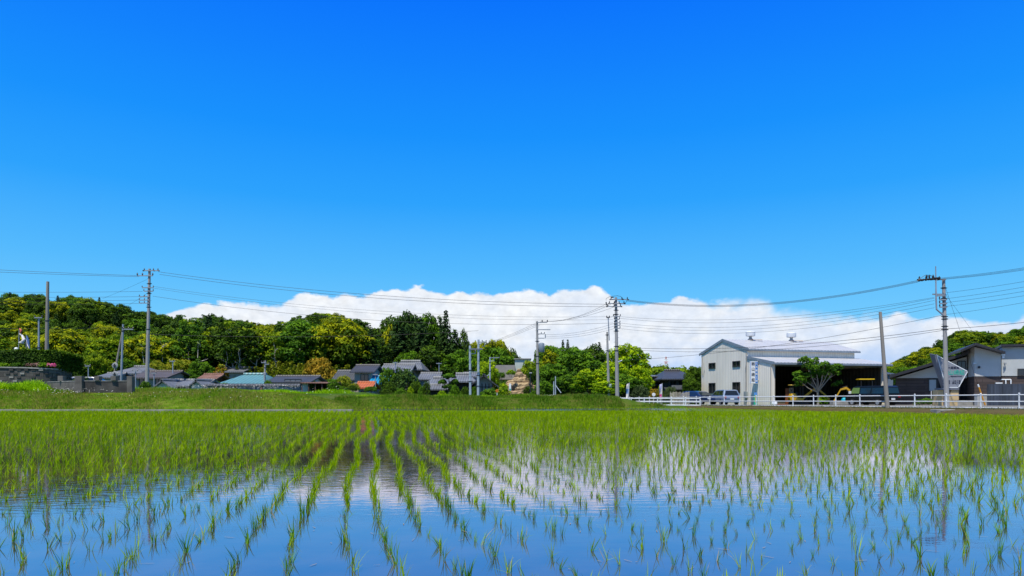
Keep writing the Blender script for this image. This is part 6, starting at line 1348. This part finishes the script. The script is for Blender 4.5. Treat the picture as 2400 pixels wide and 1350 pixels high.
# ------------------------------------------------------------------ cables
CAB = mat('black_cable', (.012, .012, .016), .6)
def wire(label, a, b_, sag, r=.016, n=18):
    A, B_ = P(*a), P(*b_); Dm_ = (a[2]+b_[2])/2; s_ = sag/F*Dm_
    pts = [A.lerp(B_, i/n)-Vector((0, 0, s_*4*(i/n)*(1-i/n))) for i in range(n+1)]
    r *= .8; mb = MB(); mb.tube(pts, r, 5, False); o = mb.build('overhead_cable', CAB, loc=A); tag(o, label, 'cable', 'overhead cables'); return o
Lp, Mp, Rp, Tp = 69.8, 67.8, 51.8, 79.8
for i, (y0, y1) in enumerate(((628, 646), (634, 648.5))): wire(['upper of the two cables running off the left edge from the tall pole top', 'lower of the two cables running off the left edge from the tall pole top'][i], (-120, y0-2, 66), (325, y1, Lp), 1.5, .02)
for i, y0 in enumerate((687, 699, 709, 715)): wire('low-voltage cable crossing the left hillside, number %s down' % ['one', 'two', 'three', 'four'][i], (-120, y0-4, 70), (334, [683, 695, 703, 711][i], Lp), 2, .016)
wire('upper cable of the pair from the tall pole to the main pole', (371, 637, Lp), (1424, 713, Mp), 18, .020); wire('lower cable of the pair from the tall pole to the main pole', (374, 643, Lp), (1426, 719, Mp), 19, .020)
wire('thin cable sagging from the tall pole across the clouds, above the thicker one', (358, 671, Lp), (1437, 742, Mp), 23, .013); wire('thin cable just under it across the clouds from the tall pole', (358, 675, Lp), (1437, 749, Mp), 24, .012)
wire('thicker low cable from the tall pole passing before the high clump of trees', (358, 694, Lp), (1437, 757, Mp), 26, .017)
wire('telephone cable from the tall pole passing before the woods', (347, 783, Lp), (1121, 775, 71), 10, .018); wire('telephone cable from the slim braced pole to the left edge', (288, 768, 62), (-100, 770, 66), 1, .018); wire('telephone cable linking the slim braced pole and the tall pole', (288, 768, 62), (344, 783, Lp), 1, .016)
wire('slanting stay cable left of the tall pole top', (344, 655, Lp), (240, 700, 90), 1, .012); wire('second slanting cable left of the tall pole', (342, 690, Lp), (262, 738, 90), 1, .012)
for i, (a_, b_) in enumerate((((1284, 753.5), (1421, 712)), ((1276, 754), (1432, 713)), ((1266, 754), (1440, 719)))): wire('high-voltage cable %s from the transformer pole up to the main pole' % ['furthest out', 'in the middle', 'closest in'][i], (*a_, Tp), (*b_, Mp), 9, .016)
for i, (x_, y_) in enumerate(((1140, 805), (1135, 808), (1128, 812))): wire('high-voltage cable %s running down left from the transformer pole' % ['on top', 'in between', 'lowest'][i], (1259+i*3, 756+i*3, Tp), (x_, y_, 90), 2, .016)
for i in range(3): wire('low-voltage cable %s between the transformer pole and the main pole' % ['one', 'two', 'three'][i], (1278, 784+i*4, Tp), (1440, 758+i*6, Mp), 7, .014)
for i, dy in enumerate((0, 2.5, 5)): wire('high-voltage cable %s from the main pole to the bent-riser pole' % ['one', 'two', 'three'][i], (1469, 702.5+dy*.6, Mp), (2152, 657+dy*.8, Rp), 30, .017)
for i, (a_, b_, sg) in enumerate(((742, 697, 24), (746, 699, 28), (757, 704, 30), (763, 712, 30), (770, 721, 30))): wire('low-voltage cable %s from the main pole to the bent-riser pole' % ['one', 'two', 'three', 'four', 'five'][i], (1452, a_, Mp), (2190, b_, Rp), sg, .013)
wire('telephone cable sagging over the workshop to the bent-riser pole', (1449, 814, Mp), (2212, 770, Rp), 18, .022); wire('second telephone cable over the workshop roof', (1449, 818, Mp), (2212, 774, Rp), 22, .018); wire('rising cable crossing in front of the workshop gable', (1449, 845, Mp), (2212, 738, Rp), 16, .017)
for i, (a_, b_) in enumerate(((652, 621), (654, 624), (655.5, 627))): wire('high-voltage cable %s leaving the bent-riser pole off the right edge' % ['one', 'two', 'three'][i], (2202, a_, Rp), (2520, b_-14, 44), 4, .015)
for i, (a_, b_) in enumerate(((686, 652), (700, 664), (709, 675), (718, 686), (737, 700))): wire('lower cable %s leaving the bent-riser pole off the right edge' % ['one', 'two', 'three', 'four', 'five'][i], (2218, a_, Rp), (2520, b_-14, 44), 3, .012)
wire('telephone cable leaving the bent-riser pole off the right edge', (2216, 771, Rp), (2520, 741, 44), 3, .02)
wire('left guy wire from the bent-riser pole to its yellow guard', (2214, 668, Rp), (2292, 901, 53), 0, .012); wire('second guy wire beside it fixed lower on the pole', (2216, 690, Rp), (2275, 770, 58), 0, .010)
wire('drop cable from the slender jointed pole to the main pole', (1428, 744, 74.8), (1440, 738, Mp), 2, .012)
# ------------------------------------------------------------------ roadside signs, banners, netting, pylon
t = thing('road_sign', 'orange diamond warning sign with a black cross mark on a white post', 'sign', (PX(1165, 74), 74, gm)); D = 74; mb = MB(); mb.tube([(PX(1165, D), D, gm-.2), (PX(1165, D), D, PZ(918, D))], .04, 8); mb.build('post', WSG, t)
x, z = PX(1165, D), PZ(916, D); h_ = .19; mb = MB(); mb.prism([(x-h_, D-.06, z), (x, D-.06, z-h_), (x+h_, D-.06, z), (x, D-.06, z+h_)], (0, .02, 0)); mb.build('plate', mat('sign_orange', (.80, .22, .01), .4), t)
mb = MB(); mb.box(x-.09, D-.068, z-.02, x+.09, D-.062, z+.02); mb.box(x-.02, D-.069, z-.1, x+.02, D-.0622, z+.09); mb.build('symbol', INK, t)
t = thing('shop_sign', 'narrow upright white and green sign before the rock', 'sign', (PX(1195, 84), 84, gm)); D = 84; mb = MB(); mb.box(PX(1193, D), D, PZ(916, D), PX(1198, D), D+.1, PZ(899, D)); mb.build('panel', WSG, t); mb = MB(); mb.tube([(PX(1195.5, D), D+.15, gm-.2), (PX(1195.5, D), D+.15, PZ(900, D))], .04, 6); mb.build('post', GALV, t); mb = MB(); mb.box(PX(1193.5, D), D-.01, PZ(915, D), PX(1197.5, D), D-.003, PZ(911, D)); mb.build('green_band', mat('sign_teal', (.02, .35, .28), .4), t)
t = thing('yellow_board', 'small yellow board low at the foot of the rock', 'sign', (PX(1188, 82), 82, gm)); D = 82; mb = MB(); mb.box(PX(1184, D), D, PZ(924, D), PX(1192, D), D+.06, PZ(919, D)); mb.build('panel', mat('board_yellow', (.70, .58, .03), .5), t)
for px in (1185, 1191): mb = MB(); mb.tube([(PX(px, D), D+.1, gm-.2), (PX(px, D), D+.1, PZ(920, D))], .03, 5); mb.build('post', GALV, t)
t = thing('netting_fence', 'pale posts and dark netting of a sports fence beside the small white van', 'fence', (PX(1280, 86), 86, gm)); D = 86
for px in (1266, 1272, 1279, 1286, 1293): mb = MB(); mb.tube([(PX(px, D), D, gm-.2), (PX(px, D), D, PZ(915, D))], .04, 6); mb.build('post', STL, t)
mb = MB()
for k in range(12): z = gm+.2+k*.17; mb.tube([(PX(1266, D), D, z), (PX(1293, D), D, z)], .01, 3, False)
mb.build('netting', DARKM, t)
def banner(label, px, D, py0, py1, cols, lean=3):
    t = thing('banner_flag', label, 'banner', (PX(px, D), D, .05)); mb = MB(); mb.tube([(PX(px, D), D, -.1), (PX(px+lean, D), D, PZ(py0-2, D))], .02, 6); mb.build('pole', WSG, t)
    n = len(cols)
    for k, m_ in enumerate(cols):
        a0 = py0+(py1-py0)*k/n; a1 = py0+(py1-py0)*(k+1)/n; V = []; q = 4
        for i in range(q+1):
            yy = a0+(a1-a0)*i/q; f_ = (yy-py0)/(py1-py0); xl = px+lean*(1-f_)-.3
            V += [tuple(P(xl, yy, D)), tuple(P(xl-5.5-1.2*math.sin(f_*6), yy+1, D)+Vector((0, -.12*math.sin(f_*7), 0)))]
        Fc = [(2*i, 2*i+1, 2*i+3, 2*i+2) for i in range(q)]
        mb = MB(); mb.add(V, Fc); o = mb.build('cloth', m_, t); sd = o.modifiers.new('thickness', 'SOLIDIFY'); sd.thickness = .006
banner('white and blue vertical banner flag near the left end of the guard fence', 1472, 70, 899, 934, [CARP['white'], mat('banner_blue', (.20, .35, .65), .8), CARP['white']])
banner('white and magenta vertical banner flag in front of the brick house', 1551, 72, 900, 935, [mat('banner_lilac', (.5, .5, .7), .8), CARP['white'], mat('banner_pink', (.55, .05, .2), .8)], 1)
t = thing('traffic_mirror', 'small white round mirror on a short post by the banner', 'mirror', (PX(1532, 73), 73, .05)); mb = MB(); mb.tube([(PX(1532, 73), 73, -.1), (PX(1532, 73), 73, PZ(926, 73))], .03, 6); mb.build('post', WSG, t); mb = MB(I4((PX(1532, 73), 72.95, PZ(925, 73))) @ Matrix.Rotation(R(90), 4, 'X')); mb.lathe([(.02, -.03), (.17, -.02), (.19, .0), (.17, .02)], 14); mb.build('mirror_disc', WSG, t)
t = thing('bamboo_trellis', 'woven pale bamboo trellis left of the dark blue hatchback', 'trellis', (PX(1592, 70), 70, .1)); D = 70; BAM = mat('dry_bamboo', (.50, .46, .36), .8)
for k in range(7): mb = MB(); px = 1571+k*7.4; mb.tube([P(px, 950, D), P(px+rng.uniform(-1, 1), 918, D)], .03, 5); mb.build('upright', BAM, t)
for k in range(16):
    mb = MB(); py = 920+k*1.8; mb.tube([P(1570, py+3, D-.05), P(1585, py-1, D-.05), P(1600, py+2, D-.05), P(1616, py-1, D-.05)], .018, 4); mb.build('slat', BAM, t)
t = thing('lattice_pylon', 'tiny red and white lattice pylon on the horizon', 'pylon', (PX(1561, 700), 700, 20)); D = 700; RED = mat('pylon_red', (.62, .16, .12), .6)
for k in range(6):
    a0, a1 = 872-k*6, 866-k*6; w0, w1 = 4.2-k*.55, 3.65-k*.55; mb = MB()
    for s1 in (-1, 1):
        mb.tube([P(1561+s1*w0, a0, D), P(1561+s1*w1, a1, D)], .28, 4); mb.tube([P(1561+s1*w0, a0, D), P(1561-s1*w1, a1, D)], .16, 4)
    if k in (3, 4): mb.tube([P(1556, a1, D), P(1566, a1, D)], .25, 4)
    mb.build('lattice_section', RED if k % 2 else WSG, t)
# ------------------------------------------------------------------ vehicles
RUB = mat('tyre_rubber', (.02, .02, .02), .8); RIM = mat('wheel_rim', (.45, .46, .48), .35, metal=.5); TL_ = mat('tail_lamp', (.45, .01, .015), .25); HLM = mat('head_lamp', (.7, .72, .75), .15); PLT = mat('number_plate', (.7, .7, .68), .5); CGL = mat('car_glass', (.012, .018, .02), .06, spec=.8)
def vehicle(name, label, cat, x, y, z, yaw, L, W, body, cabin, tumble, m, glass_side, rear_glass, front_glass, wx, wr=.31, rear=True, seethru=None):
    tf = frame_tf((x, y, z), R(yaw)); t = thing(name, label, cat, (x, y, z))
    mb = MB(tf); mb.prism([(a, -W/2, b) for a, b in body], (0, W, 0)); mb.build('body', m, t, bevel=.05)
    zb, zt = min(b for a, b in cabin), max(b for a, b in cabin)
    def hw(zz): return W/2-.03-tumble*(zz-zb)/(zt-zb)
    n = len(cabin); vs = [(a, -hw(b), b) for a, b in cabin]+[(a, hw(b), b) for a, b in cabin]
    mb = MB(tf); mb.add(vs, [tuple(range(n)), tuple(range(2*n-1, n-1, -1))]+[((i+1) % n, i, n+i, n+(i+1) % n) for i in range(n)]); mb.build('cabin', m, t, bevel=.03)
    for poly in glass_side:
        for s_ in (-1, 1):
            mb = MB(tf); mb.prism([(a, s_*(hw(b)+.004), b) for a, b in poly], (0, s_*.012, 0)); mb.build('side_window', CGL, t)
    for nm, (a0, b0, a1, b1) in (('rear_window', rear_glass), ('windscreen', front_glass)):
        d_ = -1 if nm == 'rear_window' else 1; mb = MB(tf); i0, i1 = .12, .14
        mb.prism([(a0+d_*.012, -hw(b0)+i0, b0), (a0+d_*.012, hw(b0)-i0, b0), (a1+d_*.012, hw(b1)-i1, b1), (a1+d_*.012, -hw(b1)+i1, b1)], (d_*.012, 0, .006)); mb.build(nm, CGL, t)
    for wx_ in wx:
        for s_ in (-1, 1):
            y0_ = s_*(W/2-.2); y1_ = s_*(W/2+.015); mb = MB(tf); mb.tube([(wx_, y0_, wr), (wx_, y1_, wr)], wr, 18); wh = mb.build('wheel', RUB, t, bevel=.02)
            mb = MB(tf); mb.tube([(wx_, s_*(W/2+.005), wr), (wx_, s_*(W/2+.022), wr)], wr*.62, 14); mb.build('rim', RIM, wh)
    xr = min(a for a, b in body); xf = max(a for a, b in body); zl = sorted(b for a, b in body)[-1]
    for s_ in (-1, 1):
        mb = MB(tf); mb.box(xr-.02, s_*(W/2-.04)-(.0 if s_ < 0 else .26), zl-.28, xr+.05, s_*(W/2-.04)+(.26 if s_ < 0 else 0), zl-.08); mb.build('tail_lamp', TL_, t, bevel=.01)
        mb = MB(tf); mb.box(xf-.2, s_*(W/2-.06)-(.0 if s_ < 0 else .34), .58, xf+.01, s_*(W/2-.06)+(.34 if s_ < 0 else 0), .74); mb.build('headlight', HLM, t, bevel=.02)
    mb = MB(tf); mb.box(xr-.03, -.2, .55, xr-.005, .2, .72); mb.build('number_plate', PLT, t)
    mb = MB(tf); mb.box(xr-.05, -W/2+.03, .28, xr+.1, W/2-.03, .46); mb.build('rear_bumper', m, t, bevel=.03)
    return t
SIL_ = mat('paint_silver_blue', (.22, .29, .42), .3, metal=.35, coat=.6, var=(.97, 1.02)); NAVY = mat('paint_navy', (.015, .03, .09), .25, coat=.8, var=(.97, 1.02)); BLKP = mat('paint_black', (.006, .006, .007), .35, coat=.15, spec=.25, var=(.97, 1.02)); WHP = mat('paint_white', (.72, .73, .73), .3, coat=.5)
mv_b = [(-2.3, .3), (2.2, .3), (2.35, .55), (2.2, .78), (1.25, .95), (-2.28, .98), (-2.35, .7)]; mv_c = [(-2.27, .95), (1.35, .95), (.55, 1.45), (.1, 1.56), (-1.7, 1.57), (-2.05, 1.5)]
vehicle('minivan', 'silver-blue minivan parked against the workshop wall', 'car', PX(1703, 69.5), 70.5, .1, 93, 4.7, 1.75, mv_b, mv_c, .2, SIL_, [[(-2.0, 1.02), (-.95, 1.02), (-.95, 1.46), (-1.75, 1.46)], [(-.88, 1.02), (-.05, 1.02), (-.05, 1.45), (-.88, 1.46)], [(.02, 1.02), (1.0, 1.02), (.45, 1.4), (.02, 1.45)]], (-2.24, 1.02, -2.08, 1.46), (1.25, 1.02, .62, 1.42), (-1.45, 1.4))
vehicle('hatchback', 'dark blue hatchback parked left of the silver minivan', 'car', PX(1642, 72), 72.5, .1, -66, 4.1, 1.7, mv_b, [(-2.2, .93), (1.2, .93), (.45, 1.38), (.0, 1.46), (-1.5, 1.46), (-2.0, 1.35)], .22, NAVY, [[(-1.9, 1.0), (-.85, 1.0), (-.85, 1.36), (-1.6, 1.36)], [(-.78, 1.0), (.85, 1.0), (.3, 1.32), (-.78, 1.36)]], (-2.18, 1.0, -2.02, 1.32), (1.12, 1.0, .5, 1.34), (-1.4, 1.35))
vn_b = [(-2.3, .32), (2.3, .32), (2.38, .6), (2.25, 1.0), (-2.33, 1.05), (-2.36, .7)]; vn_c = [(-2.33, 1.0), (2.22, 1.0), (1.66, 1.66), (1.3, 1.80), (-2.0, 1.82), (-2.28, 1.70)]
vehicle('van', 'black high-roofed van parked behind the leaning pole', 'van', PX(2062, 61), 62.3, .12, 106, 4.7, 1.72, vn_b, vn_c, .14, BLKP, [[(-2.1, 1.12), (-.75, 1.12), (-.75, 1.62), (-2.05, 1.62)], [(-.65, 1.12), (.55, 1.12), (.55, 1.62), (-.65, 1.62)]], (-2.33, 1.15, -2.27, 1.62), (2.12, 1.1, 1.66, 1.72), (-1.5, 1.5), .33)
tvan = [o for o in C.objects if o.name == 'van'][0]; tfv = frame_tf((PX(2062, 61), 62.3, .12), R(106))
mb = MB(tfv); mb.prism([(.68, .80, 1.14), (1.75, .80, 1.14), (1.45, .73, 1.66), (.68, .73, 1.66)], (0, .02, 0)); o = mb.build('front_side_window', mat('tinted_green_glass', (.16, .26, .06), .2), tvan); mb = MB(tfv); mb.box(1.55, .86, 1.1, 1.7, 1.08, 1.35); mb.build('wing_mirror', WHP, tvan, bevel=.03)
kv_b = [(-1.65, .28), (1.65, .28), (1.7, .7), (1.55, .95), (-1.66, 1.0)]; kv_c = [(-1.65, .95), (1.52, .95), (1.2, 1.6), (.95, 1.72), (-1.5, 1.74), (-1.63, 1.65)]
vehicle('kei_van', 'small white van half hidden by the far grass bank', 'van', PX(1272, 80), 80.5, -.56, 175, 3.4, 1.48, kv_b, kv_c, .12, WHP, [[(-1.5, 1.05), (-.3, 1.05), (-.3, 1.58), (-1.45, 1.58)], [(-.2, 1.05), (1.2, 1.05), (.9, 1.55), (-.2, 1.58)]], (-1.64, 1.05, -1.6, 1.6), (1.45, 1.05, 1.22, 1.55), (-1.0, 1.05))
vehicle('small_car', 'pale car whose roof just shows over the far bank by the rock', 'car', PX(1188, 80), 80.5, -.58, 10, 3.6, 1.5, [(a*.75, b) for a, b in mv_b], [(a*.75, b) for a, b in mv_c], .2, WHP, [[(-1.4, 1.02), (.5, 1.02), (.2, 1.44), (-1.3, 1.46)]], (-1.68, 1.02, -1.56, 1.46), (.94, 1.02, .46, 1.42), (-1.0, 1.0))
vehicle('parked_car', 'silver car parked behind the parapet piers', 'car', PX(212, 70), 70.5, 1.42, 8, 4.3, 1.65, mv_b, mv_c, .2, mat('paint_silver', (.35, .37, .4), .3, metal=.4), [[(-1.8, 1.02), (.5, 1.02), (.2, 1.44), (-1.7, 1.46)]], (-2.24, 1.02, -2.08, 1.46), (1.25, 1.02, .62, 1.42), (-1.4, 1.4))
print('objects', len(bpy.data.objects))
